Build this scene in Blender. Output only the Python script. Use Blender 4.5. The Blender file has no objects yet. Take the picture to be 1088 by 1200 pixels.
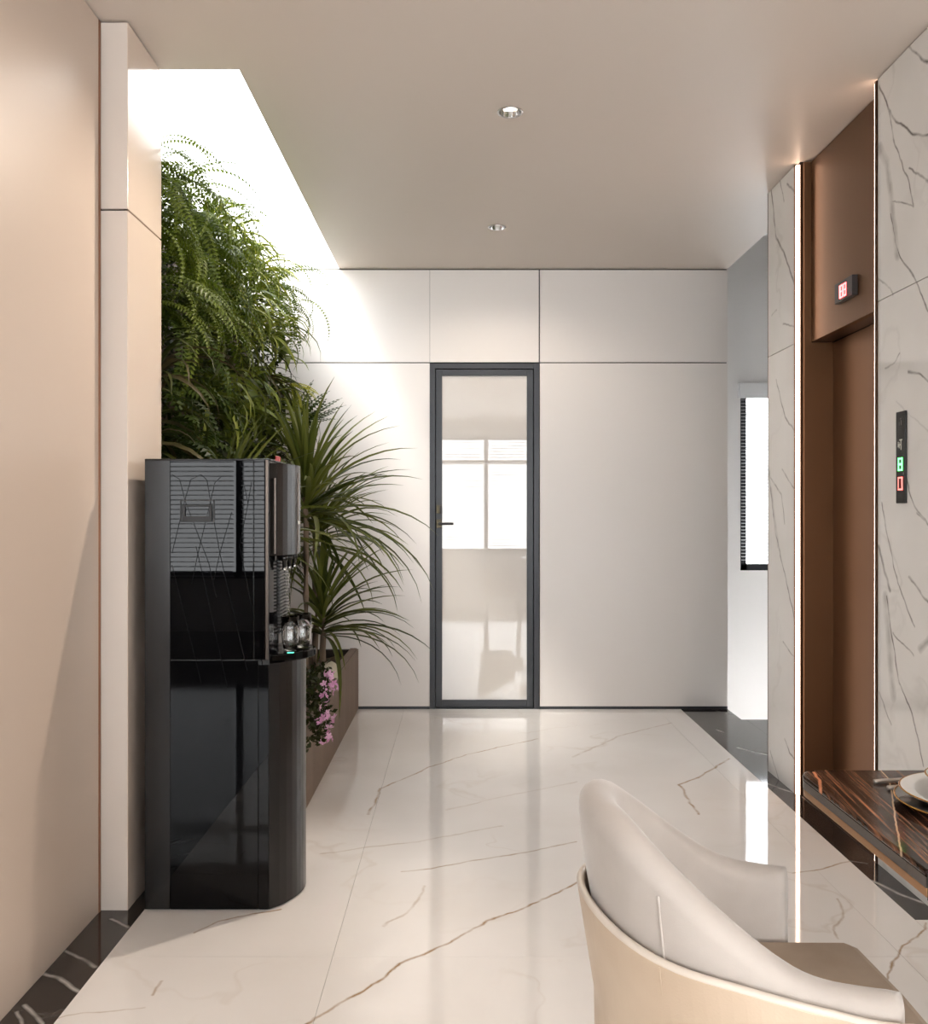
import bpy, bmesh, math, random
from mathutils import Vector, Matrix
R = math.radians
random.seed(7)
SC = bpy.context.scene
COL = SC.collection
# ------------------------------------------------------------------ camera, sky, light, exposure
F_PX, VX, VY, CAM_H = 1105.7, 541.0, 600.0, 1.2535
cam_d = bpy.data.cameras.new('camera')
cam = bpy.data.objects.new('camera', cam_d); COL.objects.link(cam)
cam.location = (0, 0, CAM_H); cam.rotation_euler = (R(90), 0, 0)
cam_d.sensor_fit = 'HORIZONTAL'; cam_d.sensor_width = 36.0
cam_d.lens = F_PX * 36.0 / 1088.0
cam_d.shift_x = 3.0 / 1088.0
cam_d.clip_start = 0.05
SC.camera = cam

SKY_STRENGTH = 7.0
world = bpy.data.worlds.new('overcast_sky'); SC.world = world
world.use_nodes = True
bg = world.node_tree.nodes['Background']
bg.inputs['Color'].default_value = (0.95, 0.975, 1.0, 1)
bg.inputs['Strength'].default_value = SKY_STRENGTH

def portal(name, loc, rot, sx, sy):
    l = bpy.data.lights.new(name, 'AREA'); l.shape = 'RECTANGLE'; l.size = sx; l.size_y = sy
    l.cycles.is_portal = True
    o = bpy.data.objects.new(name, l); COL.objects.link(o); o.location = loc; o.rotation_euler = rot
    return o

sun_d = bpy.data.lights.new('sun', 'SUN'); sun_d.energy = 2.6; sun_d.angle = R(14); sun_d.color = (1, .95, .87)
sun = bpy.data.objects.new('sun', sun_d); COL.objects.link(sun)
sun.rotation_euler = Vector((0.46, 0.50, -1.0)).to_track_quat('-Z', 'Y').to_euler()

SC.view_settings.view_transform = 'Standard'
SC.view_settings.look = 'None'
SC.view_settings.gamma = 1.0
SC.view_settings.use_curve_mapping = False
SC.view_settings.exposure = 0.74
SC.cycles.max_bounces = 10
SC.cycles.diffuse_bounces = 5
SC.cycles.glossy_bounces = 4
SC.cycles.transmission_bounces = 8
SC.cycles.caustics_reflective = False
SC.cycles.caustics_refractive = False
SC.cycles.sample_clamp_indirect = 6.0
SC.cycles.use_denoising = True

# ------------------------------------------------------------------ helpers
H = 2.8            # ceiling
YB = 6.0           # back wall
XL, XR = -1.136, 1.485
YP = 2.968         # pier front
def s2l(c):
    return tuple((v / 12.92 if v <= .04045 else ((v + .055) / 1.055) ** 2.4) for v in c)
def rgb(r, g, b): return s2l((r / 255, g / 255, b / 255)) + (1.0,)

def mat(name, col, rough=.5, metal=0.0, coat=0.0, coat_rough=.03, spec=.5, trans=0.0, emit=None, estr=0.0, ior=None):
    m = bpy.data.materials.new(name); m.use_nodes = True
    b = m.node_tree.nodes['Principled BSDF']
    b.inputs['Base Color'].default_value = col
    b.inputs['Roughness'].default_value = rough
    b.inputs['Metallic'].default_value = metal
    b.inputs['Coat Weight'].default_value = coat
    b.inputs['Coat Roughness'].default_value = coat_rough
    b.inputs['Specular IOR Level'].default_value = spec
    b.inputs['Transmission Weight'].default_value = trans
    if ior: b.inputs['IOR'].default_value = ior
    if emit:
        b.inputs['Emission Color'].default_value = emit
        b.inputs['Emission Strength'].default_value = estr
    return m
def NT(m): return m.node_tree.nodes, m.node_tree.links, m.node_tree.nodes['Principled BSDF']
def mottle(m, c1, c2, scale=3.0, detail=4, stretch=(1, 1, 1), bump=0.0, bscale=60, rough=None):
    n, l, b = NT(m)
    tc = n.new('ShaderNodeTexCoord'); mp = n.new('ShaderNodeMapping'); mp.inputs['Scale'].default_value = stretch
    l.new(tc.outputs['Object'], mp.inputs['Vector'])
    nz = n.new('ShaderNodeTexNoise'); nz.inputs['Scale'].default_value = scale; nz.inputs['Detail'].default_value = detail
    l.new(mp.outputs[0], nz.inputs['Vector'])
    r = n.new('ShaderNodeValToRGB'); r.color_ramp.elements[0].position = .3; r.color_ramp.elements[1].position = .7
    r.color_ramp.elements[0].color = c1; r.color_ramp.elements[1].color = c2
    l.new(nz.outputs['Fac'], r.inputs[0]); l.new(r.outputs[0], b.inputs['Base Color'])
    if bump:
        n2 = n.new('ShaderNodeTexNoise'); n2.inputs['Scale'].default_value = bscale; n2.inputs['Detail'].default_value = 3
        l.new(mp.outputs[0], n2.inputs['Vector'])
        bp = n.new('ShaderNodeBump'); bp.inputs['Strength'].default_value = bump; bp.inputs['Distance'].default_value = .002
        l.new(n2.outputs['Fac'], bp.inputs['Height']); l.new(bp.outputs[0], b.inputs['Normal'])
    return m

def vein_group():
    g = bpy.data.node_groups.new('vein_segment', 'ShaderNodeTree')
    I = g.interface
    I.new_socket('P', in_out='INPUT', socket_type='NodeSocketVector')
    I.new_socket('A', in_out='INPUT', socket_type='NodeSocketVector')
    I.new_socket('D', in_out='INPUT', socket_type='NodeSocketVector')
    I.new_socket('InvLen2', in_out='INPUT', socket_type='NodeSocketFloat')
    I.new_socket('InvWidth', in_out='INPUT', socket_type='NodeSocketFloat')
    I.new_socket('Amount', in_out='INPUT', socket_type='NodeSocketFloat')
    I.new_socket('Prev', in_out='INPUT', socket_type='NodeSocketFloat')
    I.new_socket('Mask', in_out='OUTPUT', socket_type='NodeSocketFloat')
    n, l = g.nodes, g.links
    gi = n.new('NodeGroupInput'); go = n.new('NodeGroupOutput')
    def vm(op, a, b=None):
        x = n.new('ShaderNodeVectorMath'); x.operation = op; l.new(a, x.inputs[0])
        if b is not None: l.new(b, x.inputs[1])
        return x
    def ma(op, a, b, clamp=False):
        x = n.new('ShaderNodeMath'); x.operation = op; x.use_clamp = clamp
        for i, v in enumerate((a, b)):
            if isinstance(v, (int, float)): x.inputs[i].default_value = v
            else: l.new(v, x.inputs[i])
        return x.outputs[0]
    pa = vm('SUBTRACT', gi.outputs['P'], gi.outputs['A']).outputs[0]
    dt = vm('DOT_PRODUCT', pa, gi.outputs['D']).outputs['Value']
    t = ma('MULTIPLY', dt, gi.outputs['InvLen2'], True)
    sc = n.new('ShaderNodeVectorMath'); sc.operation = 'SCALE'
    l.new(gi.outputs['D'], sc.inputs[0]); l.new(t, sc.inputs['Scale'])
    df = vm('SUBTRACT', pa, sc.outputs[0]).outputs[0]
    ln = vm('LENGTH', df).outputs['Value']
    q = ma('MULTIPLY', ln, gi.outputs['InvWidth'])
    v = ma('SUBTRACT', 1.0, q, True)
    v = ma('POWER', v, .8)
    v = ma('MULTIPLY', v, gi.outputs['Amount'])
    l.new(ma('MAXIMUM', v, gi.outputs['Prev']), go.inputs[0])
    return g
VG = vein_group()

def veined(m, base1, base2, veins, vcol, axes='xy', warp=.02, wscale=9.0, fine=(0, 0), base_scale=1.4, fine_col=None):
    """veins: list of (polyline of 2D points in metres, width, amount); flat stone pattern in object space (= world)"""
    n, l, b = NT(m)
    g = n.new('ShaderNodeNewGeometry')
    sp = n.new('ShaderNodeSeparateXYZ'); l.new(g.outputs['Position'], sp.inputs[0])
    cb = n.new('ShaderNodeCombineXYZ')
    ax = {'x': 0, 'y': 1, 'z': 2}
    l.new(sp.outputs[ax[axes[0]]], cb.inputs[0]); l.new(sp.outputs[ax[axes[1]]], cb.inputs[1])
    P0 = cb.outputs[0]
    def warpit(src, scale, amt):
        nz = n.new('ShaderNodeTexNoise'); nz.inputs['Scale'].default_value = scale; nz.inputs['Detail'].default_value = 3
        l.new(src, nz.inputs['Vector'])
        s = n.new('ShaderNodeVectorMath'); s.operation = 'SUBTRACT'; s.inputs[1].default_value = (.5, .5, .5)
        l.new(nz.outputs['Color'], s.inputs[0])
        k = n.new('ShaderNodeVectorMath'); k.operation = 'MULTIPLY_ADD'; k.inputs[1].default_value = (amt, amt, 0)
        l.new(s.outputs[0], k.inputs[0]); l.new(src, k.inputs[2])
        return k.outputs[0]
    P = warpit(P0, wscale, warp * 2)
    prev = None
    for pts, w, amt in veins:
        for a, c in zip(pts, pts[1:]):
            d = (c[0] - a[0], c[1] - a[1]); L2 = d[0] ** 2 + d[1] ** 2
            if L2 < 1e-9: continue
            q = n.new('ShaderNodeGroup'); q.node_tree = VG
            l.new(P, q.inputs['P'])
            q.inputs['A'].default_value = (a[0], a[1], 0); q.inputs['D'].default_value = (d[0], d[1], 0)
            q.inputs['InvLen2'].default_value = 1 / L2; q.inputs['InvWidth'].default_value = 1 / w; q.inputs['Amount'].default_value = amt
            if prev is not None: l.new(prev, q.inputs['Prev'])
            else: q.inputs['Prev'].default_value = 0
            prev = q.outputs[0]
    nb = n.new('ShaderNodeTexNoise'); nb.inputs['Scale'].default_value = base_scale; nb.inputs['Detail'].default_value = 5
    l.new(P0, nb.inputs['Vector'])
    r = n.new('ShaderNodeValToRGB'); r.color_ramp.elements[0].position = .35; r.color_ramp.elements[1].position = .68
    r.color_ramp.elements[0].color = base1; r.color_ramp.elements[1].color = base2
    l.new(nb.outputs['Fac'], r.inputs[0])
    col = r.outputs[0]
    if fine[1] > 0:       # faint hairline veins everywhere
        P2 = warpit(P0, 2.2, .5)
        nf = n.new('ShaderNodeTexNoise'); nf.inputs['Scale'].default_value = fine[0]; nf.inputs['Detail'].default_value = 4
        l.new(P2, nf.inputs['Vector'])
        s = n.new('ShaderNodeMath'); s.operation = 'SUBTRACT'; s.inputs[1].default_value = .5; l.new(nf.outputs['Fac'], s.inputs[0])
        ab = n.new('ShaderNodeMath'); ab.operation = 'ABSOLUTE'; l.new(s.outputs[0], ab.inputs[0])
        mr = n.new('ShaderNodeMapRange'); mr.inputs['From Min'].default_value = 0; mr.inputs['From Max'].default_value = .018
        mr.inputs['To Min'].default_value = fine[1]; mr.inputs['To Max'].default_value = 0
        l.new(ab.outputs[0], mr.inputs['Value'])
        nm = n.new('ShaderNodeTexNoise'); nm.inputs['Scale'].default_value = 1.1; l.new(P0, nm.inputs['Vector'])
        mm = n.new('ShaderNodeMapRange'); mm.inputs['From Min'].default_value = .48; mm.inputs['From Max'].default_value = .62
        l.new(nm.outputs['Fac'], mm.inputs['Value'])
        mu = n.new('ShaderNodeMath'); mu.operation = 'MULTIPLY'; l.new(mr.outputs[0], mu.inputs[0]); l.new(mm.outputs[0], mu.inputs[1])
        mx = n.new('ShaderNodeMix'); mx.data_type = 'RGBA'; l.new(mu.outputs[0], mx.inputs['Factor'])
        l.new(col, mx.inputs['A']); mx.inputs['B'].default_value = fine_col or vcol
        col = mx.outputs['Result']
    if prev is not None:
        nv = n.new('ShaderNodeTexNoise'); nv.inputs['Scale'].default_value = 14; l.new(P0, nv.inputs['Vector'])
        mv = n.new('ShaderNodeMapRange'); mv.inputs['From Min'].default_value = .3; mv.inputs['From Max'].default_value = .62
        mv.inputs['To Min'].default_value = .35
        l.new(nv.outputs['Fac'], mv.inputs['Value'])
        mu = n.new('ShaderNodeMath'); mu.operation = 'MULTIPLY'; l.new(prev, mu.inputs[0]); l.new(mv.outputs[0], mu.inputs[1])
        mx = n.new('ShaderNodeMix'); mx.data_type = 'RGBA'; l.new(mu.outputs[0], mx.inputs['Factor'])
        l.new(col, mx.inputs['A']); mx.inputs['B'].default_value = vcol
        col = mx.outputs['Result']
    l.new(col, b.inputs['Base Color'])
    return m

def base_of(parent):
    v = Vector((0, 0, 0)); p = parent
    while p is not None: v += p.location; p = p.parent
    return v
def obj(name, bm, m, parent=None, smooth=False, label=None, bevel=0.0, kind=None):
    """link a bmesh (built in world metres) as ONE mesh object, below its thing when given"""
    if parent is not None:
        bmesh.ops.translate(bm, verts=bm.verts, vec=-base_of(parent))
    me = bpy.data.meshes.new(name); bm.to_mesh(me); bm.free()
    for mm in (m if isinstance(m, (list, tuple)) else [m]): me.materials.append(mm)
    if smooth:
        for p in me.polygons: p.use_smooth = True
    o = bpy.data.objects.new(name, me); COL.objects.link(o)
    if parent is not None: o.parent = parent
    if bevel:
        md = o.modifiers.new('bevel', 'BEVEL'); md.width = bevel; md.segments = 2; md.limit_method = 'ANGLE'; md.angle_limit = R(40)
    if label: o['label'] = label
    if kind: o['kind'] = kind
    return o
def tag(o, label, cat, group=None, kind=None):
    o['label'] = label; o['category'] = cat
    if group: o['group'] = group
    if kind: o['kind'] = kind
    return o
def thing(name, label, cat, loc=(0, 0, 0), group=None, kind=None):
    o = bpy.data.objects.new(name, None); COL.objects.link(o); o.location = loc; o.empty_display_size = .05
    return tag(o, label, cat, group, kind)
def place(name, mesh, parent, mtx, label=None):
    o = bpy.data.objects.new(name, mesh); COL.objects.link(o); o.parent = parent; o.matrix_local = mtx
    if label: o['label'] = label
    return o

def box(bm, x0, x1, y0, y1, z0, z1):
    vs = [bm.verts.new((x, y, z)) for x in (x0, x1) for y in (y0, y1) for z in (z0, z1)]
    for f in ((0, 1, 3, 2), (4, 6, 7, 5), (0, 4, 5, 1), (2, 3, 7, 6), (0, 2, 6, 4), (1, 5, 7, 3)):
        bm.faces.new([vs[i] for i in f])
def B(*boxes):
    bm = bmesh.new()
    for b in boxes: box(bm, *b)
    return bm
def prism(bm, pts, z0, z1):
    lo = [bm.verts.new((x, y, z0)) for x, y in pts]; hi = [bm.verts.new((x, y, z1)) for x, y in pts]
    n = len(pts)
    bm.faces.new(lo[::-1]); bm.faces.new(hi)
    for i in range(n): bm.faces.new((lo[i], lo[(i + 1) % n], hi[(i + 1) % n], hi[i]))
def lathe(bm, prof, c, n=24, cap=True):
    rings = []
    for r, z in prof:
        rings.append([bm.verts.new((c[0] + r * math.cos(2 * math.pi * i / n), c[1] + r * math.sin(2 * math.pi * i / n), c[2] + z)) for i in range(n)])
    for a, b in zip(rings, rings[1:]):
        for i in range(n): bm.faces.new((a[i], a[(i + 1) % n], b[(i + 1) % n], b[i]))
    if cap:
        if prof[0][0] > 1e-5: bm.faces.new(rings[0][::-1])
        if prof[-1][0] > 1e-5: bm.faces.new(rings[-1])
def tube(bm, pts, rad, n=8):
    pts = [Vector(p) for p in pts]
    rings = []; up = Vector((0, 0, 1))
    for i, p in enumerate(pts):
        d = (pts[min(i + 1, len(pts) - 1)] - pts[max(i - 1, 0)]).normalized()
        a = d.cross(up)
        if a.length < 1e-3: a = d.cross(Vector((1, 0, 0)))
        a.normalize(); b = d.cross(a)
        r = rad[i] if isinstance(rad, (list, tuple)) else rad
        rings.append([bm.verts.new(p + a * r * math.cos(2 * math.pi * k / n) + b * r * math.sin(2 * math.pi * k / n)) for k in range(n)])
    for q, s in zip(rings, rings[1:]):
        for k in range(n): bm.faces.new((q[k], q[(k + 1) % n], s[(k + 1) % n], s[k]))
    bm.faces.new(rings[0][::-1]); bm.faces.new(rings[-1])
def fix(bm):
    bmesh.ops.recalc_face_normals(bm, faces=bm.faces); return bm
def filled(outline, holes, z):
    """a flat sheet with holes, facing down"""
    bm = bmesh.new(); es = []
    for loop in [outline] + holes:
        vs = [bm.verts.new((x, y, z)) for x, y in loop]
        es += [bm.edges.new((vs[i], vs[(i + 1) % len(vs)])) for i in range(len(vs))]
    bmesh.ops.triangle_fill(bm, use_beauty=True, use_dissolve=False, edges=es)
    for f in bm.faces:
        if f.normal.z > 0: f.normal_flip()
    return bm
def circ(x, y, r, n=20): return [(x + r * math.cos(2 * math.pi * i / n), y + r * math.sin(2 * math.pi * i / n)) for i in range(n)]
# stone vein positions read off as points on the floor plane / on the marble wall plane
def fl(pts): return [((x - VX) * CAM_H / (y - VY), CAM_H * F_PX / (y - VY)) for x, y in pts]
def wl(pts):
    o = []
    for x, y in pts:
        Y = XR * F_PX / (x - VX); o.append((Y, CAM_H + (VY - y) * Y / F_PX))
    return o

# ------------------------------------------------------------------ materials
M = {}
M['lacquer'] = mat('cream_lacquer', rgb(206, 196, 187), .30, spec=.45)
M['left_lacquer'] = mat('beige_lacquer', rgb(191, 174, 159), .34, spec=.5)
M['pier_side'] = mat('gloss_beige_lacquer', rgb(206, 189, 174), .16, spec=.6)
M['back_panel'] = mat('warm_white_panel', rgb(231, 226, 222), .42, spec=.4)
M['ceiling'] = mat('ceiling_paint', rgb(217, 206, 196), .45, spec=.45)
M['white'] = mat('white_paint', rgb(236, 234, 232), .6)
M['gap'] = mat('shadow_gap', rgb(30, 27, 25), .8)
M['room'] = mat('room_paint', rgb(206, 201, 196), .6)
M['darkwood'] = mat('dark_joinery', rgb(88, 72, 60), .5)
M['bronze'] = mat('brushed_bronze', rgb(112, 82, 58), .42, metal=.7)
M['bronze_dark'] = mat('dark_bronze', rgb(78, 56, 42), .34, metal=.8)
M['copper'] = mat('copper_trim', rgb(150, 104, 76), .3, metal=.9)
M['led'] = mat('warm_led', (1, .8, .66, 1), .5, emit=(1, .70, .52, 1), estr=6)
M['black_metal'] = mat('anthracite_aluminium', rgb(48, 50, 54), .38, metal=.25)
M['black_matte'] = mat('matte_black', rgb(26, 25, 25), .5)
M['black_gloss'] = mat('black_glass_panel', rgb(4, 4, 5), .012, spec=.19)
M['black_soft'] = mat('satin_black_brown', rgb(17, 15, 14), .25, spec=.4)
M['chrome'] = mat('chrome', rgb(215, 215, 215), .12, metal=1)
M['gunmetal'] = mat('gunmetal', rgb(70, 62, 56), .25, metal=.9)
M['brass'] = mat('aged_brass', rgb(74, 68, 54), .35, metal=.9)
M['door_glass'] = mat('back_painted_glass', rgb(208, 202, 195), .5, coat=1.0, coat_rough=.0, spec=.5)
M['door_glass'].node_tree.nodes['Principled BSDF'].inputs['Coat IOR'].default_value = 1.75
M['glass'] = mat('clear_glass', (1, 1, 1, 1), 0, trans=1, ior=1.45)
M['water'] = mat('water', (1, 1, 1, 1), 0, trans=1, ior=1.33)
M['slat'] = mat('white_blind_slat', rgb(226, 226, 226), .5)
M['soil'] = mottle(mat('soil', rgb(60, 45, 34), .9), rgb(48, 36, 27), rgb(90, 70, 50), 30, 4, bump=1, bscale=90)
M['planter'] = mottle(mat('ribbed_bronze_board', rgb(132, 110, 94), .45, metal=.2), rgb(126, 104, 88), rgb(146, 122, 104), 6, 3)
M['stone'] = mottle(mat('beige_stone', rgb(200, 190, 165), .8), rgb(176, 166, 140), rgb(214, 206, 186), 14, 5, bump=.6, bscale=40)
M['trunk'] = mottle(mat('cane_bark', rgb(110, 92, 74), .8), rgb(84, 68, 54), rgb(136, 116, 96), 20, 4, (1, 1, .3), bump=.8, bscale=70)
M['red'] = mat('red_plastic', rgb(170, 30, 28), .35)
M['gold'] = mat('gold_rim', rgb(200, 150, 80), .2, metal=1)
M['porcelain'] = mat('white_porcelain', rgb(238, 236, 232), .12, coat=.6)
M['charger'] = mat('dark_charger_glaze', rgb(28, 26, 28), .12, coat=.6)
M['steel'] = mat('brushed_steel', rgb(186, 176, 166), .3, metal=.5)

# leaves: reflect, and let some light through
def leaf_mat(name, c1, c2, tr, rough=.4, tcol=None):
    m = mat(name, c1, rough + .06, spec=.25)
    n, l, b = NT(m)
    oi = n.new('ShaderNodeObjectInfo')
    mx = n.new('ShaderNodeMix'); mx.data_type = 'RGBA'
    l.new(oi.outputs['Random'], mx.inputs['Factor']); mx.inputs['A'].default_value = c1; mx.inputs['B'].default_value = c2
    l.new(mx.outputs['Result'], b.inputs['Base Color'])
    t = n.new('ShaderNodeBsdfTranslucent')
    if tcol: t.inputs['Color'].default_value = tcol
    else: l.new(mx.outputs['Result'], t.inputs['Color'])
    ms = n.new('ShaderNodeMixShader'); ms.inputs[0].default_value = tr
    l.new(b.outputs[0], ms.inputs[1]); l.new(t.outputs[0], ms.inputs[2])
    l.new(ms.outputs[0], n['Material Output'].inputs['Surface'])
    return m
M['l_strap'] = leaf_mat('strap_leaf', rgb(74, 88, 24), rgb(138, 142, 58), .2)
M['l_dark'] = leaf_mat('dark_leaf', rgb(34, 42, 14), rgb(66, 70, 26), .25)
M['l_red'] = leaf_mat('purple_edged_leaf', rgb(62, 50, 36), rgb(78, 72, 44), .25)
M['l_fern'] = leaf_mat('fern_leaf', rgb(52, 68, 16), rgb(94, 106, 32), .22, tcol=rgb(92, 108, 28))
M['l_fernd'] = leaf_mat('dark_fern_leaf', rgb(34, 48, 14), rgb(62, 76, 26), .3)
M['l_broad'] = leaf_mat('broad_leaf', rgb(66, 82, 24), rgb(124, 134, 54), .25, .33)
M['l_yellow'] = leaf_mat('yellow_leaf', rgb(170, 166, 60), rgb(120, 130, 44), .35)
M['l_cane'] = leaf_mat('cane_palm_leaf', rgb(56, 66, 22), rgb(108, 112, 50), .22, .30)
M['l_depth'] = leaf_mat('depth_filler_leaf', rgb(24, 32, 14), rgb(46, 54, 24), .2)  # very dark green standing in for shade deep in the foliage
M['petal'] = leaf_mat('pink_petal', rgb(226, 158, 206), rgb(240, 196, 226), .3)

# stones
fveins = [
 ([(350, 1205), (370, 1192), (434, 1157), (469, 1130), (529, 1103), (573, 1078), (618, 1063), (670, 1038), (720, 1010)], .010, 1.0),
 ([(432, 954), (447, 924), (504, 899), (548, 884), (630, 866)], .012, .8),
 ([(471, 1022), (504, 1018), (568, 1006), (618, 999), (675, 986)], .010, .75),
 ([(377, 1001), (430, 993), (490, 986), (588, 968)], .012, .4),
 ([(524, 949), (588, 934), (677, 916)], .014, .3),
 ([(856, 889), (816, 912), (797, 919), (806, 936), (819, 954)], .013, .85),
 ([(672, 887), (727, 862), (787, 847)], .016, .4),
 ([(450, 1085), (484, 1063), (499, 1038)], .010, .45),
 ([(930, 1023), (965, 1018), (994, 1010), (1040, 1000)], .009, .8),
 ([(982, 1053), (990, 1070), (978, 1090), (982, 1100)], .009, .55),
 ([(1030, 1160), (1037, 1152), (1056, 1107), (1076, 1099), (1087, 1082)], .008, .9),
 ([(228, 1093), (255, 1079), (282, 1073), (330, 1066)], .009, .9),
 ([(178, 1166), (189, 1151)], .008, .6),
 ([(60, 1196), (89, 1189), (170, 1180)], .007, .5),
 ([(830, 1030), (900, 1018), (930, 1023)], .01, .4),
]
M['floor'] = veined(mat('cream_marble', rgb(214, 205, 194), .045, spec=.55), rgb(229, 224, 219), rgb(238, 234, 230),
    [(fl(p), w * .68, a) for p, w, a in fveins], rgb(150, 112, 58), 'xy', .018, 10, fine=(1.6, .20), fine_col=rgb(176, 150, 120))
bveins = [([(840, 855), (848, 858)], .012, .9), ([(866, 876), (878, 880), (898, 884)], .014, .9), ([(899, 918), (915, 924), (934, 930)], .012, 1),
 ([(1017, 1030), (1030, 1035), (1053, 1047), (1083, 1058)], .011, 1), ([(840, 833), (860, 838)], .012, .6), ([(905, 938), (925, 945)], .008, .5),
 ([(996, 1009), (1016, 1012)], .007, .5), ([(131, 1077), (150, 1087)], .008, .8), ([(77, 1114), (92, 1121), (112, 1133)], .008, .7),
 ([(50, 1141), (70, 1146), (93, 1162)], .009, .9), ([(29, 1178), (50, 1200)], .008, .8), ([(20, 1186), (26, 1200)], .006, .6)]
M['black_marble'] = veined(mat('black_marble', rgb(38, 34, 33), .07, spec=.5), rgb(36, 31, 29), rgb(52, 47, 45),
    [(fl(p), w, a) for p, w, a in bveins], rgb(190, 186, 182), 'xy', .008, 14, fine=(3.0, .25), fine_col=rgb(110, 104, 100))
wveins = [
 ([(1031, 100), (1045, 135), (1060, 150), (1070, 156), (1088, 160)], .011, .95),
 ([(1042, 130), (1050, 172), (1066, 215), (1071, 242)], .009, .9),
 ([(1066, 197), (1085, 212), (1095, 214)], .010, .8),
 ([(1031, 172), (1040, 192), (1044, 225), (1047, 250), (1052, 300)], .036, .45),
 ([(1046, 236), (1070, 242)], .007, .7),
 ([(1066, 55), (1080, 70), (1088, 72)], .011, .95),
 ([(1045, 250), (1049, 280), (1055, 300), (1072, 325), (1088, 365)], .009, .95),
 ([(1030, 327), (1044, 338), (1047, 347)], .008, .5),
 ([(1038, 430), (1049, 424), (1055, 414)], .008, .7),
 ([(1065, 437), (1079, 439), (1088, 447)], .010, .8),
 ([(1060, 545), (1066, 575), (1072, 592), (1088, 614)], .009, .8),
 ([(1030, 640), (1036, 665), (1044, 693)], .014, .7),
 ([(1038, 700), (1041, 736), (1047, 815)], .045, .4),
 ([(1040, 700), (1044, 736), (1054, 798), (1069, 835), (1083, 897)], .010, .95),
 ([(1034, 590), (1038, 614), (1052, 682), (1072, 733)], .009, .8),
 ([(1066, 676), (1088, 705)], .010, .8), ([(1047, 742), (1071, 770)], .008, .7), ([(1031, 812), (1045, 849)], .008, .6),
 ([(1075, 600), (1088, 614)], .008, .7), ([(1079, 759), (1088, 750)], .03, .6),
 ([(1050, 470), (1088, 505)], .008, .25),
 ([(904, 220), (906, 240), (910, 279), (921, 301), (931, 333)], .016, .9),
 ([(915, 212), (919, 236)], .010, .7), ([(923, 216), (932, 225)], .014, .7),
 ([(918, 379), (932, 383)], .010, .6), ([(905, 370), (911, 362)], .01, .4),
 ([(910, 445), (914, 462), (920, 488), (931, 504)], .012, .7),
 ([(901, 540), (903, 560), (916, 579), (920, 613)], .012, .6), ([(917, 550), (932, 574)], .010, .6),
 ([(901, 553), (909, 624), (925, 695), (932, 730)], .013, .85),
 ([(904, 575), (912, 640)], .03, .35),
 ([(918, 753), (932, 770)], .010, .6), ([(920, 866), (926, 882), (934, 892)], .012, .8), ([(903, 880), (915, 920)], .012, .5),
]
def wall_marble(y0, y1, z0, z1):
    vs = []
    for p, w, a in wveins:
        q = wl(p)
        if max(t[0] for t in q) > y0 and min(t[0] for t in q) < y1 and max(t[1] for t in q) > z0 and min(t[1] for t in q) < z1: vs.append((q, w * .62, a))
    return veined(mat('white_marble', rgb(208, 203, 197), .07, spec=.5), rgb(228, 225, 222), rgb(238, 236, 234),
        vs, rgb(84, 77, 74), 'yz', .014, 12, fine=(1.8, .16), fine_col=rgb(140, 132, 126), base_scale=2.0)

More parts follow.
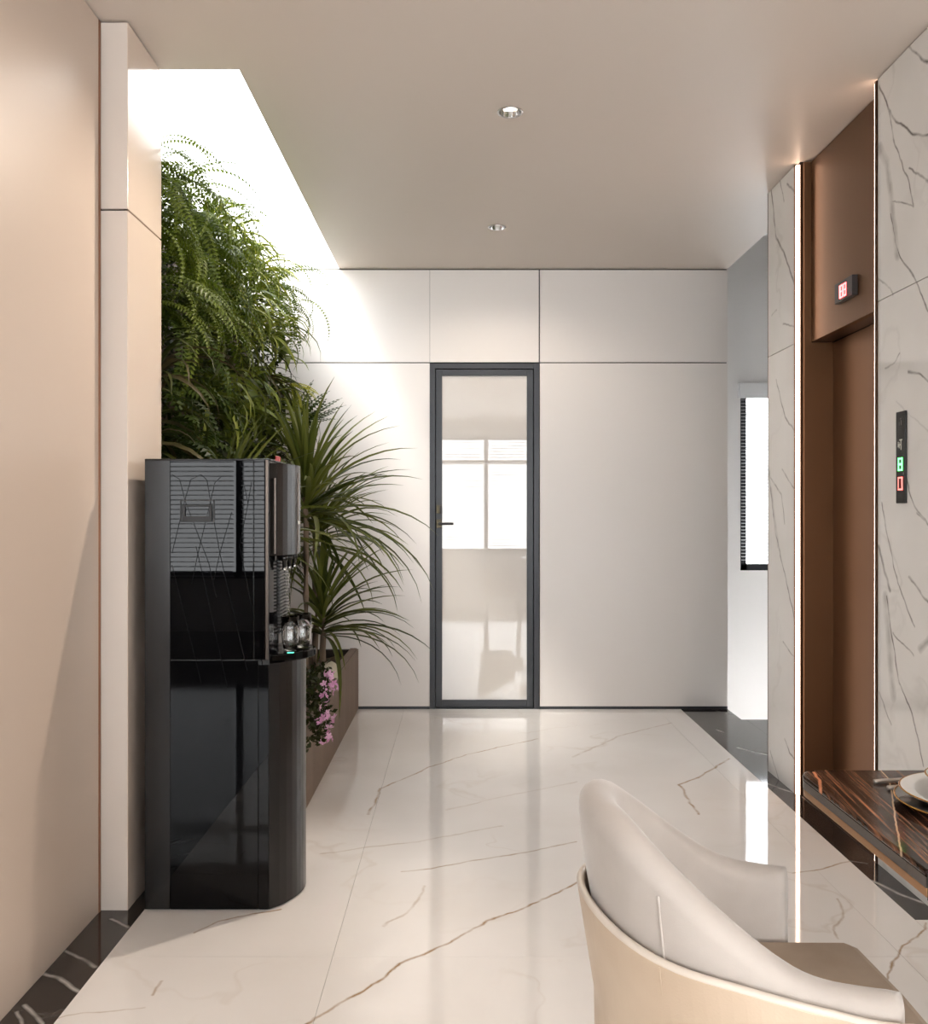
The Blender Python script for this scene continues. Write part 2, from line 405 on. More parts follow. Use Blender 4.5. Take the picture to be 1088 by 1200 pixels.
# table stone: dark brown with parallel copper streaks and two bright veins
def table_stone():
    m = mat('ebony_stone', rgb(48, 34, 28), .10, spec=.22)
    veined(m, rgb(40, 29, 24), rgb(66, 48, 38), [], rgb(0, 0, 0), 'xy', base_scale=5)
    n, l, b = NT(m)
    src = b.inputs['Base Color'].links[0].from_socket
    g = n.new('ShaderNodeNewGeometry')
    rt = n.new('ShaderNodeVectorRotate'); rt.rotation_type = 'Z_AXIS'; rt.inputs['Angle'].default_value = R(-84)
    l.new(g.outputs['Position'], rt.inputs['Vector'])
    mp = n.new('ShaderNodeMapping'); mp.inputs['Scale'].default_value = (2.5, 110, 0)
    l.new(rt.outputs[0], mp.inputs[0])
    nz = n.new('ShaderNodeTexNoise'); nz.inputs['Scale'].default_value = 1; nz.inputs['Detail'].default_value = 5; nz.inputs['Roughness'].default_value = .7
    l.new(mp.outputs[0], nz.inputs['Vector'])
    r = n.new('ShaderNodeValToRGB'); e = r.color_ramp.elements
    e[0].position = .36; e[0].color = rgb(26, 17, 13); e[1].position = .70; e[1].color = rgb(206, 142, 104)
    k = e.new(.47); k.color = rgb(44, 29, 22); k = e.new(.56); k.color = rgb(108, 74, 56)
    l.new(nz.outputs['Fac'], r.inputs[0])
    mx = n.new('ShaderNodeMix'); mx.data_type = 'RGBA'; mx.inputs['Factor'].default_value = .85
    l.new(src, mx.inputs['A']); l.new(r.outputs[0], mx.inputs['B'])
    src = mx.outputs['Result']
    def tl(pts): return [((x - VX) * .5035 / (y - VY), .5035 * F_PX / (y - VY)) for x, y in pts]
    sp = n.new('ShaderNodeSeparateXYZ'); l.new(g.outputs['Position'], sp.inputs[0])
    cb = n.new('ShaderNodeCombineXYZ'); l.new(sp.outputs[0], cb.inputs[0]); l.new(sp.outputs[1], cb.inputs[1])
    nw = n.new('ShaderNodeTexNoise'); nw.inputs['Scale'].default_value = 40; l.new(cb.outputs[0], nw.inputs['Vector'])
    kk = n.new('ShaderNodeVectorMath'); kk.operation = 'MULTIPLY_ADD'; kk.inputs[1].default_value = (.004, .004, 0); l.new(nw.outputs['Color'], kk.inputs[0]); l.new(cb.outputs[0], kk.inputs[2])
    for pts, w, c in (([(954, 905), (957, 910), (961, 914), (962, 926)], .0035, rgb(226, 150, 110)),
                      ([(1031, 901), (1042, 913), (1045, 925), (1050, 962), (1057, 1000)], .0018, rgb(200, 170, 140))):
        prev = None
        P = [(x + .002, y + .002) for x, y in tl(pts)]
        for a, c2 in zip(P, P[1:]):
            d = (c2[0] - a[0], c2[1] - a[1])
            q = n.new('ShaderNodeGroup'); q.node_tree = VG; l.new(kk.outputs[0], q.inputs['P'])
            q.inputs['A'].default_value = (*a, 0); q.inputs['D'].default_value = (*d, 0)
            q.inputs['InvLen2'].default_value = 1 / (d[0] ** 2 + d[1] ** 2); q.inputs['InvWidth'].default_value = 1 / w; q.inputs['Amount'].default_value = 1.6
            if prev is not None: l.new(prev, q.inputs['Prev'])
            prev = q.outputs[0]
        mx = n.new('ShaderNodeMix'); mx.data_type = 'RGBA'; l.new(prev, mx.inputs['Factor']); l.new(src, mx.inputs['A']); mx.inputs['B'].default_value = c
        src = mx.outputs['Result']
    l.new(src, b.inputs['Base Color'])
    return m
M['table_stone'] = table_stone()
M['velvet'] = mottle(mat('cream_velvet', rgb(206, 196, 186), .75, spec=.3), rgb(188, 179, 171), rgb(200, 191, 183), 9, 4, bump=.12, bscale=500)
_b = M['velvet'].node_tree.nodes['Principled BSDF']; _b.inputs['Sheen Weight'].default_value = .5; _b.inputs['Sheen Roughness'].default_value = .35
M['seat_shade_velvet'] = mottle(mat('shaded_velvet', rgb(176, 158, 140), .75, spec=.3), rgb(168, 150, 132), rgb(182, 164, 146), 9, 4, bump=.12, bscale=500)  # the seat's shade is put into this darker velvet colour
M['leather'] = mottle(mat('beige_leather', rgb(205, 184, 160), .4, spec=.45), rgb(200, 178, 154), rgb(210, 190, 167), 7, 3, bump=.15, bscale=300)
M['piping'] = mat('pale_leather_edge', rgb(222, 210, 196), .4)

# ------------------------------------------------------------------ room shell
SK = (-1.42, -0.778, 3.30, 6.0)      # skylight opening
DL = [(.188, 3.646), (.194, 5.12)]   # downlights
# floor
fbase = obj('floor', B((-4, 4.2, -4, 4.57, -.06, -.012), (-4, 1.693, 4.57, YB + .1, -.06, -.012), (1.693, 3.2, 4.57, 5.70, -.06, -.012)), mat('pale_grout', rgb(205, 200, 192), .7))
tag(fbase, 'polished cream marble floor with brown veins and black border strips', 'floor', kind='structure')
def slab(nm, x0, x1, y0, y1, m, z1=0.0):
    g = .0005
    obj(nm, B((x0 + g, x1 - g, y0 + g, y1 - g, -.0115, z1)), m, fbase)
xs = [-4, -3.56, -1.96, -1.0, -.3635, 1.245, 1.395]
for y0, y1 in ((2.66, 5.86), (5.86, YB)):
    for x0, x1 in ((-1.0, -.3635), (-.3635, 1.245), (1.245, 1.395)): slab('tile', x0, x1, y0, y1, M['floor'])
for y0, y1 in ((-4, -.54), (-.54, 2.66)):
    for x0, x1 in ((-4, -2.6), (-2.6, XL)): slab('tile', x0, x1, y0, min(y1, 2.29), M['black_marble'])  # unseen black tiles, added to darken the reflection in the dispenser
    for x0, x1 in ((-1.0, -.3635), (-.3635, 1.245), (1.245, 2.845), (2.845, 4.2)): slab('tile', x0, x1, y0, y1, M['floor'])
slab('tile', 1.395, 2.845, 2.66, 2.9, M['floor']); slab('tile', 2.845, 4.2, 2.66, 2.9, M['floor'])
for y0, y1 in ((-4, .6), (.6, 2.3), (2.3, 3.9)): slab('border_strip', XL, -1.0, y0, y1, M['black_marble'])
for y0, y1 in ((2.9, 4.45), (4.45, 5.70)): slab('border_strip', 1.395, 1.72, y0, y1, M['black_marble'])
slab('border_strip', 1.395, 1.693, 5.70, YB, M['black_marble'])
slab('border_strip', 1.72, 3.2, 4.57, 5.70, M['black_marble'])
# ceiling
ceil = obj('ceiling', filled([(-4, -4), (4.2, -4), (4.2, 4.57), (1.693, 4.57), (1.693, YB + .16), (SK[1], YB + .16), (SK[1], SK[2]), (SK[0], SK[2]), (SK[0], 2.3), (-4, 2.3)],
     [circ(x, y, .043) for x, y in DL], H), M['ceiling'])
tag(ceil, 'smooth beige painted ceiling cut by a long skylight over the plants', 'ceiling', kind='structure')
# left wall: one lacquered wall, set back from the pier
wl_ = obj('wall_left', B((XL - .2, XL, 2.27, YP, 0, H - .006)), M['left_lacquer'])
tag(wl_, 'glossy beige lacquered wall at the left edge of the picture', 'wall', kind='structure')
# reveal and copper strip
tr = obj('trim_1', B((XL, XL + .0025, YP - .016, YP - .003, 0, H - .006)), M['copper'])
tag(tr, 'thin vertical copper strip between the left wall and the white pier', 'trim', kind='structure')
# pier
pier = obj('wall_pier', B((XL - .3, -1.066, YP + .016, 3.29, 0, H - .01)), M['gap'])
tag(pier, 'narrow white panelled pier in front of the plant wall', 'pier', kind='structure')
for z0, z1 in ((0.0, 2.2015), (2.2075, H - .007)):
    obj('panel', B((XL + .001, -1.052, YP, YP + .015, z0, z1)), M['lacquer'], pier, bevel=.001)
    obj('edge_panel', B((-1.0655, -1.05, YP + .0005, 3.30, z0, z1)), M['pier_side'], pier, bevel=.001, label='glossy beige side face of the pier')
# garden recess
gw = obj('wall_garden', B((-1.9, -1.42, 3.30, YB + .1, 0, H + .5), (-1.42, -1.066, 3.29, 3.30, H - .2, H + .5)), M['white'])
tag(gw, 'white side wall of the planting recess behind the foliage', 'wall', kind='structure')
sh = obj('skylight_shaft', B((SK[1], SK[1] + .03, SK[2], YB, H + .001, H + .35), (SK[0], SK[1] + .03, SK[2] - .03, SK[2], H + .001, H + .35), (SK[0], SK[1] + .03, YB, YB + .03, H, H + .35)), M['white'])
tag(sh, 'white upstand around the bright skylight opening above the plants', 'skylight', kind='structure')
# back wall: recessed core, panels proud of it
bw = obj('wall_back', B((-1.9, -.2015, YB + .012, YB + .15, 0, H), (.4955, 1.690, YB + .012, YB + .15, 0, H), (-.2015, .4955, YB + .012, YB + .15, 2.2, H), (-.2015, .4955, YB + .09, YB + .15, 0, 2.2)), M['gap'])
tag(bw, 'warm white panelled back wall with fine shadow joints around the glazed door', 'wall', kind='structure')
J = .0035
for x0, x1, z0, z1 in ((-1.42, -.2015 - .001, 2.203 + J, H - .008), (-.2015 + .001, .4955 - J, 2.203 + J, H - .008), (.4955 + J, 1.693, 2.203 + J, H - .008),
                       (-1.42, -.2015 - .001, .018, 2.203 - J), (.4955 + J, 1.693, .018, 2.203 - J)):
    obj('panel', B((x0, x1, YB, YB + .012, z0, z1)), M['back_panel'], bw)
sk = obj('baseboard_back', B((-.66, -.2015, YB + .001, YB + .011, 0, .017), (.4955, 1.693, YB + .001, YB + .011, 0, .017)), M['black_metal'])
tag(sk, 'thin dark skirting line along the foot of the back wall', 'skirting', kind='structure')
# marble wall right: slabs on a dark core, with the lift opening between
NY, FY = 3.372, 4.170                  # lift opening, between the LED strips
wr = obj('wall_right', B((XR + .012, 1.70, 2.90, NY, 0, H), (XR + .012, 1.70, FY, 4.57, 0, H), (1.66, 1.70, NY, FY, 0, H), (1.7, 4.2, 4.47, 4.57, 0, 3.5)), M['gap'])
tag(wr, 'white marble wall with grey veins on both sides of the lift', 'wall', kind='structure')
for y0, y1 in ((2.89, NY - .004), (FY + .026, 4.566)):
    for z0, z1 in ((0, 2.0015), (2.0045, H - .004)):
        obj('marble_slab', B((XR, XR + .012, y0, y1, z0, z1)), wall_marble(y0, y1, z0, z1), wr)
obj('corner_trim', B((XR - .001, XR + .014, 4.566, 4.572, 0, H - .004)), M['bronze_dark'], wr, label='thin bronze strip closing the marble edge')
rp = obj('wall_stair', B((1.70, 3.2, 7.32, 7.45, -1.6, .80), (1.70, 2.165, 7.32, 7.45, .8, 2.24), (3.165, 3.2, 7.32, 7.45, .8, 2.24), (1.70, 3.2, 7.32, 7.45, 2.24, 3.4),
        (3.2, 3.3, 4.57, 7.45, -1.6, 3.4), (1.7, 3.2, 4.6, 4.7, -1.6, -.06), (1.55, 1.693, YB + .15, 7.45, -1.6, 3.4), (1.70, 3.2, 4.6, 5.68, -.4, -.06)), M['white'])
tag(rp, 'white stairwell wall around the small window beyond the marble', 'wall', kind='structure')
sf_ = obj('added_stair_floor', B((1.55, 3.3, 4.5, 7.45, -1.65, -1.6)), M['darkwood']); tag(sf_, 'unseen dark floor added under the stairwell to block light from below', 'landing', kind='structure')  # added out of view to stop light from below, dark to dim the wall
rc = obj('ceiling_stair', B((1.6, 3.3, 4.47, 7.45, 3.4, 3.45), (1.66, 1.693, 4.57, YB + .15, H + .001, 3.4)), M['white'])
tag(rc, 'higher white ceiling over the stairwell', 'ceiling', kind='structure')
# dining end of the room, behind and beside the camera
wb = obj('wall_front', B((-4.1, 4.3, -4.15, -4, 0, .55), (-4.1, 4.3, -4.15, -4, 2.55, H), (-4.1, -3.8, -4.15, -4, .55, 2.55), (4.0, 4.3, -4.15, -4, .55, 2.55)), M['room'])
tag(wb, 'plain wall around the wide dining window, behind the camera', 'wall', kind='structure')
wq = obj('wall_dining', B((-4.1, -4, -4, 2.3, 0, H), (-4.1, XL - .2, 2.27, 2.4, 0, H), (1.701, 4.2, 2.9, 3.0, 0, H), (4.2, 4.3, -4, 3.0, 0, .5), (4.2, 4.3, -4, 3.0, 2.5, H), (4.2, 4.3, -4, -3.6, .5, 2.5), (4.2, 4.3, -1.4, 3.0, .5, 2.5)), M['room'])
tag(wq, 'plain side walls of the dining end of the room', 'wall', kind='structure')

# ---- windows
slat_me = None
def window(nm, label, x0, x1, y, z0, z1, mull, stile, slats_each, transom=None):
    """window in a wall facing -y (camera side) or +y, frame + panes + blind"""
    w = thing(nm, label, 'window', ((x0 + x1) / 2, y, z0), kind='structure')
    f = [(x0, x1, y, y + .06, z0, z0 + stile), (x0, x1, y, y + .06, z1 - stile, z1), (x0, x0 + stile, y, y + .06, z0, z1), (x1 - stile, x1, y, y + .06, z0, z1)]
    for mx in mull: f.append((mx - stile / 2, mx + stile / 2, y, y + .06, z0, z1))
    if transom: f.append((x0, x1, y, y + .06, transom - stile / 2, transom + stile / 2))
    obj('frame', B(*f), M['black_metal'], w)
    edges = [x0] + mull + [x1]
    for a, b in zip(edges, edges[1:]):
        obj('pane', B((a + stile * .5, b - stile * .5, y + .03, y + .034, z0 + .02, z1 - .02)), M['pane'], w)
    return w
M['pane'] = bpy.data.materials.new('window_glass'); M['pane'].use_nodes = True
_n = M['pane'].node_tree.nodes; _l = M['pane'].node_tree.links; _n.remove(_n['Principled BSDF'])
_t = _n.new('ShaderNodeBsdfTransparent'); _g = _n.new('ShaderNodeBsdfGlossy'); _g.inputs['Roughness'].default_value = 0
_m = _n.new('ShaderNodeMixShader'); _m.inputs[0].default_value = .06
_l.new(_t.outputs[0], _m.inputs[1]); _l.new(_g.outputs[0], _m.inputs[2]); _l.new(_m.outputs[0], _n['Material Output'].inputs[0])

w1 = window('window_1', 'small dark framed stairwell window with white horizontal blind, right of the back wall', 2.165, 3.165, 7.33, .80, 2.24, [], .05, True)
bl = thing('window_blind', 'white horizontal slat blind in the stairwell window', 'blind', (2.665, 7.31, .87))
sm = bpy.data.meshes.new('slat'); bm = bmesh.new(); box(bm, -.4975, .4975, -.012, .012, -.0009, .0009); bm.to_mesh(sm); bm.free(); sm.materials.append(M['slat'])
for i in range(49):
    place('slat', sm, bl, Matrix.Translation((0, -.005, .012 + i * .0258)) @ Matrix.Rotation(R(8), 4, 'X'))
obj('head_rail', B((2.150, 3.18, 7.285, 7.3195, 2.135, 2.25)), M['slat'], bl)
obj('cord', B((2.30, 2.302, 7.303, 7.305, .875, 2.135), (2.36, 2.362, 7.303, 7.305, .875, 2.135)), M['slat'], bl)

w2 = window('window_2', 'wide dining window with white blinds, seen only as a reflection', -3.8, 4.0, -4.1, .55, 2.55, [-2.35, -.95, .42, 1.8, 3.0], .07, False, transom=2.1)
sm2 = bpy.data.meshes.new('slat'); bm = bmesh.new(); box(bm, -.665, .665, -.02, .02, -.001, .001); bm.to_mesh(sm2); bm.free(); sm2.materials.append(M['slat'])
for cx in (-3.06, -1.65, -.27, 1.11, 2.45, 3.5):
    b2 = thing('window_blind', 'white slat blind of the wide dining window, ' + {-3.06: 'first', -1.65: 'second', -.27: 'third', 1.11: 'fourth', 2.45: 'fifth', 3.5: 'last'}[cx] + ' from the pier side', 'blind', (cx, -3.98, .55), group='blinds of the dining window')
    wd = 1.33 if cx < 2 else (1.13 if cx < 3 else .93)
    for i in range(38): place('slat', sm2, b2, Matrix.Translation((0, 0, .03 + i * .05)) @ Matrix.Rotation(R(15), 4, 'X') @ Matrix.Scale(wd / 1.33, 4, (1, 0, 0)))
w3 = thing('added_side_window', 'unseen side window added to light the dining end from the right', 'window', (4.2, -2.5, .5), kind='structure')  # made-up opening that brings light in from the right
obj('frame', B((4.22, 4.28, -3.6, -1.4, .5, .56), (4.22, 4.28, -3.6, -1.4, 2.44, 2.5), (4.22, 4.28, -2.53, -2.47, .5, 2.5)), M['black_metal'], w3)
portal('portal_sky', ((SK[0] + SK[1]) / 2, (SK[2] + SK[3]) / 2, H + .34), (0, 0, 0), SK[1] - SK[0], SK[3] - SK[2])
portal('portal_dining', (.1, -4.12, 1.55), (R(90), 0, R(180)), 7.8, 2.0)
portal('portal_side', (4.29, -2.5, 1.5), (R(90), 0, R(90)), 2.2, 2.0)
portal('portal_stair', (2.665, 7.42, 1.52), (R(90), 0, 0), 1.0, 1.44)

# ------------------------------------------------------------------ lift doorway
lift = thing('door_1', 'brown bronze lift door recessed between two lit strips in the marble wall', 'lift door', (1.54, 3.77, 0), kind='structure')
obj('header_panel', B((1.54, 1.565, NY + .002, FY - .002, 2.0015, H - .006)), M['bronze'], lift)
obj('soffit', B((1.5655, 1.632, NY + .002, FY - .002, 2.0015, 2.02)), M['bronze_dark'], lift)
obj('jamb', B((1.508, 1.66, FY - .020, FY, 0, 2.0), (1.508, 1.5395, FY - .020, FY, 2.0, H - .006)), M['bronze'], lift)
obj('jamb', B((1.505, 1.66, NY, NY + .020, 0, 2.0)), M['bronze'], lift)
obj('door_leaf', B((1.630, 1.648, NY + .022, 3.76, .006, 1.998)), M['bronze'], lift)
obj('door_leaf', B((1.636, 1.652, 3.755, FY - .022, .006, 1.998)), M['bronze'], lift)
obj('threshold', B((1.50, 1.64, NY + .02, FY - .02, -.004, .003)), M['bronze_dark'], lift)
for nm_side, y0, lab in (('far', FY, 'thick bright vertical light strip at the far side of the lift door'), ('near', NY, 'thin bright vertical light strip at the near side of the lift door')):
    s = 1 if nm_side == 'far' else -1
    st = thing('light_strip', lab, 'light strip', (1.485, y0, 0))
    if s > 0:
        obj('lens', B((1.4835, 1.4985, y0 + .001, y0 + .016, .002, H - .012)), M['led'], st, label='glowing warm white diffuser')
        obj('housing', B((1.499, 1.507, y0 - .003, y0 + .018, 0, H - .008), (1.479, 1.507, y0 + .0165, y0 + .025, 0, H - .008)), M['bronze_dark'], st)
    else:
        obj('lens', B((1.482, 1.500, y0 - .004 + .008, y0 + .012, .002, H - .012)), M['led'], st, label='glowing warm white diffuser')
        obj('housing', B((1.479, 1.505, y0 - .010, y0 + .0035, 0, H - .008)), M['bronze_dark'], st)
# floor display, seven-segment 188
di = thing('floor_display', 'black box with glowing red digits 188 above the lift door', 'display', (1.54, 3.748, 2.136))
obj('case', B((1.517, 1.5395, 3.662, 3.834, 2.097, 2.176)), M['black_metal'], di, bevel=.001)
M['red_led'] = mat('red_digits', (1, .1, .1, 1), .5, emit=(1, .22, .22, 1), estr=2.2)
M['red_dim'] = mat('red_dim', rgb(110, 20, 24), .5)
def seg_digit(yc, segs):
    """seven-segment digit on the -x face; picture-left is +y"""
    w, h, t = .026, .052, .006; zc = 2.134; X0, X1 = 1.5155, 1.517
    bxs = {'a': (yc - w / 2, yc + w / 2, zc + h / 2 - t, zc + h / 2), 'd': (yc - w / 2, yc + w / 2, zc - h / 2, zc - h / 2 + t), 'g': (yc - w / 2, yc + w / 2, zc - t / 2, zc + t / 2),
           'f': (yc + w / 2 - t, yc + w / 2, zc, zc + h / 2), 'b': (yc - w / 2, yc - w / 2 + t, zc, zc + h / 2), 'e': (yc + w / 2 - t, yc + w / 2, zc - h / 2, zc), 'c': (yc - w / 2, yc - w / 2 + t, zc - h / 2, zc)}
    obj('digit', B(*[(X0, X1, *bxs[s]) for s in segs]), M['red_led'], di)
seg_digit(3.732, 'abcdefg'); seg_digit(3.765, 'abcdefg'); seg_digit(3.792, 'bc')
# call panel
cp = thing('call_panel', 'slim black lift call panel with green and red lit buttons on the marble', 'call panel', (XR, 3.1735, 1.435))
obj('plate', B((XR - .008, XR - .0005, 3.14, 3.207, 1.283, 1.592)), M['black_matte'], cp, bevel=.002)
def ring(y0, y1, z0, z1, t, x0, x1): return [(x0, x1, y0, y1, z0, z0 + t), (x0, x1, y0, y1, z1 - t, z1), (x0, x1, y0, y0 + t, z0, z1), (x0, x1, y1 - t, y1, z0, z1)]
M['green_led'] = mat('green_light', (.2, 1, .35, 1), .5, emit=(.25, 1, .38, 1), estr=1.3)
M['red_btn'] = mat('red_light', (1, .25, .22, 1), .5, emit=(1, .28, .24, 1), estr=1.1)
M['pale_print'] = mat('pale_print', rgb(200, 198, 190), .5)
M['grey_print'] = mat('grey_print', rgb(96, 92, 88), .5)
X0, X1 = XR - .0095, XR - .008
obj('button', B(*ring(3.158, 3.189, 1.392, 1.436, .006, X0, X1), (X0, X1, 3.158, 3.189, 1.410, 1.418)), M['green_led'], cp, label='green lit button outline')
obj('button', B(*ring(3.158, 3.189, 1.327, 1.371, .005, X0, X1)), M['red_btn'], cp, label='red lit button outline')
obj('button_face', B((X0 + .0005, X1, 3.163, 3.184, 1.332, 1.366)), M['red_dim'], cp)
obj('symbol', B((X0, X1, 3.166, 3.170, 1.462, 1.497), (X0, X1, 3.170, 3.186, 1.478, 1.482), (X0, X1, 3.178, 3.182, 1.468, 1.488), (X0, X1, 3.186, 3.190, 1.472, 1.490), (X0, X1, 3.160, 3.178, 1.494, 1.498)), M['pale_print'], cp)
obj('symbol', B((X0, X1, 3.163, 3.167, 1.545, 1.562), (X0, X1, 3.178, 3.181, 1.545, 1.556), (X0, X1, 3.166, 3.172, 1.566, 1.569)), M['grey_print'], cp)

# ------------------------------------------------------------------ glazed door in the back wall
dr = thing('door_2', 'tall dark framed door with pale reflective glass in the back wall', 'door', (.147, YB, 0), kind='structure')
dx0, dx1, dz1 = -.2005, .4938, 2.198
def frame_boxes(x0, x1, z0, z1, t, y0, y1, tb=None):
    tb = t if tb is None else tb
    return [(x0, x0 + t, y0, y1, z0, z1), (x1 - t, x1, y0, y1, z0, z1), (x0 + t, x1 - t, y0, y1, z1 - t, z1), (x0 + t, x1 - t, y0, y1, z0, z0 + tb)]
obj('casing', B(*frame_boxes(dx0, dx1, .003, dz1, .034, YB - .006, YB + .07, .006)), M['black_metal'], dr, bevel=.0015)
obj('leaf_frame', B(*frame_boxes(dx0 + .037, dx1 - .037, .012, dz1 - .037, .040, YB + .002, YB + .045, .045)), M['black_metal'], dr, bevel=.002)
gl = obj('pane', B((dx0 + .070, dx1 - .070, YB + .015, YB + .025, .05, dz1 - .073)), M['door_glass'], dr)
for z in (1.27, 1.18):
    rose = obj('lock_rose' if z > 1.2 else 'handle_rose', B((dx0 + .040, dx0 + .075, YB - .008, YB + .0015, z - .027, z + .027)), M['brass'], dr, bevel=.002, label='small square aged brass plate')
    if z < 1.2: obj('lever', B((dx0 + .055, dx0 + .068, YB - .035, YB - .008, z - .008, z + .008), (dx0 + .055, dx0 + .150, YB - .042, YB - .030, z - .008, z + .006)), M['black_matte'], rose, bevel=.003)
    else: obj('turn_knob', B((dx0 + .062, dx0 + .078, YB - .022, YB - .008, z - .024, z + .024)), M['black_matte'], rose, bevel=.003)

# ------------------------------------------------------------------ downlights
for (x, y), lab in zip(DL, ('chrome recessed downlight in the ceiling, the larger and nearer one', 'chrome recessed downlight in the ceiling, the smaller one nearer the door')):
    d = thing('downlight', lab, 'downlight', (x, y, H))
    bm = bmesh.new(); lathe(bm, [(.0425, 0), (.050, -.0005), (.051, -.004), (.047, -.006), (.0425, -.003)], (x, y, H), 28, cap=False); obj('trim_ring', fix(bm), M['chrome'], d, smooth=True)
    bm = bmesh.new(); lathe(bm, [(.0425, -.004), (.042, .0), (.036, .03), (.026, .055)], (x, y, H), 28, cap=False); obj('reflector', fix(bm), M['chrome'], d, smooth=True)
    bm = bmesh.new(); lathe(bm, [(.022, 0), (.026, .012), (.026, .03)], (x, y, H + .018), 20); obj('lamp', bm, mat('downlight_lamp', (1, .9, .8, 1), emit=(1, .88, .72, 1), estr=12), d)
    bm = bmesh.new(); lathe(bm, [(.052, .001), (.052, .07)], (x, y, H), 20, cap=False); bmesh.ops.contextual_create(bm, geom=[e for e in bm.edges if all(v.co.z > H + .06 for v in e.verts)]); obj('can', bm, M['black_metal'], d)
    sp_d = bpy.data.lights.new('downlight_beam', 'SPOT'); sp_d.energy = 75 if y < 4 else 14; sp_d.color = (1, .87, .74); sp_d.spot_size = R(84) if y < 4 else R(150); sp_d.spot_blend = .6; sp_d.shadow_soft_size = .03
    so = bpy.data.objects.new('downlight_beam', sp_d); COL.objects.link(so); so.location = (x, y, H - .012)
    so.rotation_euler = (Vector((XL, 2.55, .95) if y < 4 else (.3, 5.4, 0)) - so.location).to_track_quat('-Z', 'Y').to_euler()

# ------------------------------------------------------------------ water dispenser
CX0, CX1, CY0, CY1 = -.996, -.605, YP, 3.335
wc = thing('water_dispenser', 'tall glossy black water dispenser standing beside the white pier', 'water dispenser', (-.80, 3.15, 0))
def arc_front(bulge, x=CX1, y0=CY0, y1=CY1, n=14, p=1.0):
    return [(x + bulge * math.sin(math.pi * i / n) ** p, y0 + (y1 - y0) * i / n) for i in range(n + 1)]
bm = bmesh.new(); prism(bm, [(CX0, CY1), (CX0, CY0 + .003), (CX1, CY0 + .003), (CX1, CY1)], .004, 1.414); obj('body', fix(bm), M['black_soft'], wc)
obj('side_panel', B((CX0, -.917, CY0 - .002, CY0 + .003, .004, 1.418)), M['black_soft'], wc, bevel=.001, label='satin black rear strip of the side')
obj('side_panel', B((-.9155, -.655, CY0 - .002, CY0 + .003, .789, 1.418)), M['black_gloss'], wc, bevel=.001, label='mirror black upper side panel')
obj('side_panel', B((-.9155, -.640, CY0 - .002, CY0 + .003, .004, .786)), M['black_gloss'], wc, bevel=.001, label='mirror black lower side panel')
obj('corner_post', B((-.638, -.607, CY0 - .002, CY0 + .003, .004, .772)), M['black_gloss'], wc, bevel=.001)
obj('corner_post', B((-.653, -.618, CY0 - .003, CY0 + .003, .789, 1.418)), M['black_gloss'], wc, bevel=.002)
obj('trim_strip', B((-.6165, -.607, CY0 - .003, CY0 + .003, .789, 1.418)), M['gunmetal'], wc, bevel=.001)
obj('top_cover', B((CX0 - .001, -.600, CY0 - .003, CY1, 1.414, 1.421)), M['black_soft'], wc, bevel=.003)
bm = bmesh.new(); prism(bm, arc_front(.083, p=.75)[::-1], .004, .775); obj('lower_door', fix(bm), M['black_soft'], wc, smooth=False, label='curved lower door')
bm = bmesh.new(); prism(bm, arc_front(.062, p=.75)[::-1], 1.115, 1.408); hd = obj('dispenser_head', fix(bm), M['black_soft'], wc, label='curved upper front of the dispenser')
obj('chrome_line', B((-.5895, -.5855, CY0 + .004, CY0 + .012, 1.122, 1.36)), M['gunmetal'], hd)
obj('control_strip', B((-.548, -.541, 3.13, 3.17, 1.12, 1.385)), M['gunmetal'], hd, bevel=.002)
obj('button_row', B(*[(-.5415, -.5395, 3.126 + k * .012, 3.134 + k * .012, 1.213, 1.223) for k in range(3)]), M['pale_print'], hd)
bm = bmesh.new(); prism(bm, arc_front(.012)[::-1], .80, 1.115); alc = obj('alcove', fix(bm), M['black_gloss'], wc, label='glossy black dispensing alcove')
obj('alcove_rib', B(*[(-.595, -.586, 3.05, 3.20, .86 + k * .011, .865 + k * .011) for k in range(22)]), M['black_soft'], alc)
for yy in (3.06, 3.15, 3.24):
    bm = bmesh.new(); lathe(bm, [(.012, 0), (.012, -.018), (.007, -.022), (.006, -.042)], (-.575, yy, 1.115), 12); t = obj('tap', fix(bm), M['black_soft'], wc, smooth=True)
    bm = bmesh.new(); lathe(bm, [(.0065, 0), (.0065, -.008)], (-.575, yy, 1.073), 12); obj('nozzle', fix(bm), M['chrome'], t, smooth=True)
bm = bmesh.new(); prism(bm, arc_front(.118, x=CX1, y0=CY0 + .03, y1=CY1 - .03, p=.6)[::-1], .775, .800); ty = obj('drip_tray', fix(bm), M['black_gloss'], wc, bevel=.004)
# lock button with turquoise light on tray, fuse knob on top
obj('tray_light', B((-.560, -.540, 3.030, 3.042, .8, .802)), mat('teal_light', (.1, .7, .5, 1), emit=(.1, .8, .55, 1), estr=.8), ty)
obj('release_button', B((-.612, -.600, 3.10, 3.13, 1.4205, 1.437)), M['red'], wc, bevel=.002, label='small red button on top')
# recessed carry handle
hp = obj('handle_surround', B(*[(a, b, CY0 - .0045, CY0 - .002, c, d) for a, b, c, d in ((-.884, -.880, 1.222, 1.292), (-.780, -.776, 1.222, 1.292), (-.880, -.780, 1.288, 1.292), (-.880, -.780, 1.222, 1.226))]), M['black_matte'], wc)
obj('handle', B((-.876, -.784, CY0 - .010, CY0 - .002, 1.224, 1.240), (-.876, -.868, CY0 - .010, CY0 - .002, 1.240, 1.270), (-.792, -.784, CY0 - .010, CY0 - .002, 1.240, 1.270), (-.876, -.784, CY0 - .010, CY0 - .002, 1.270, 1.276)), M['black_matte'], hp, bevel=.001)
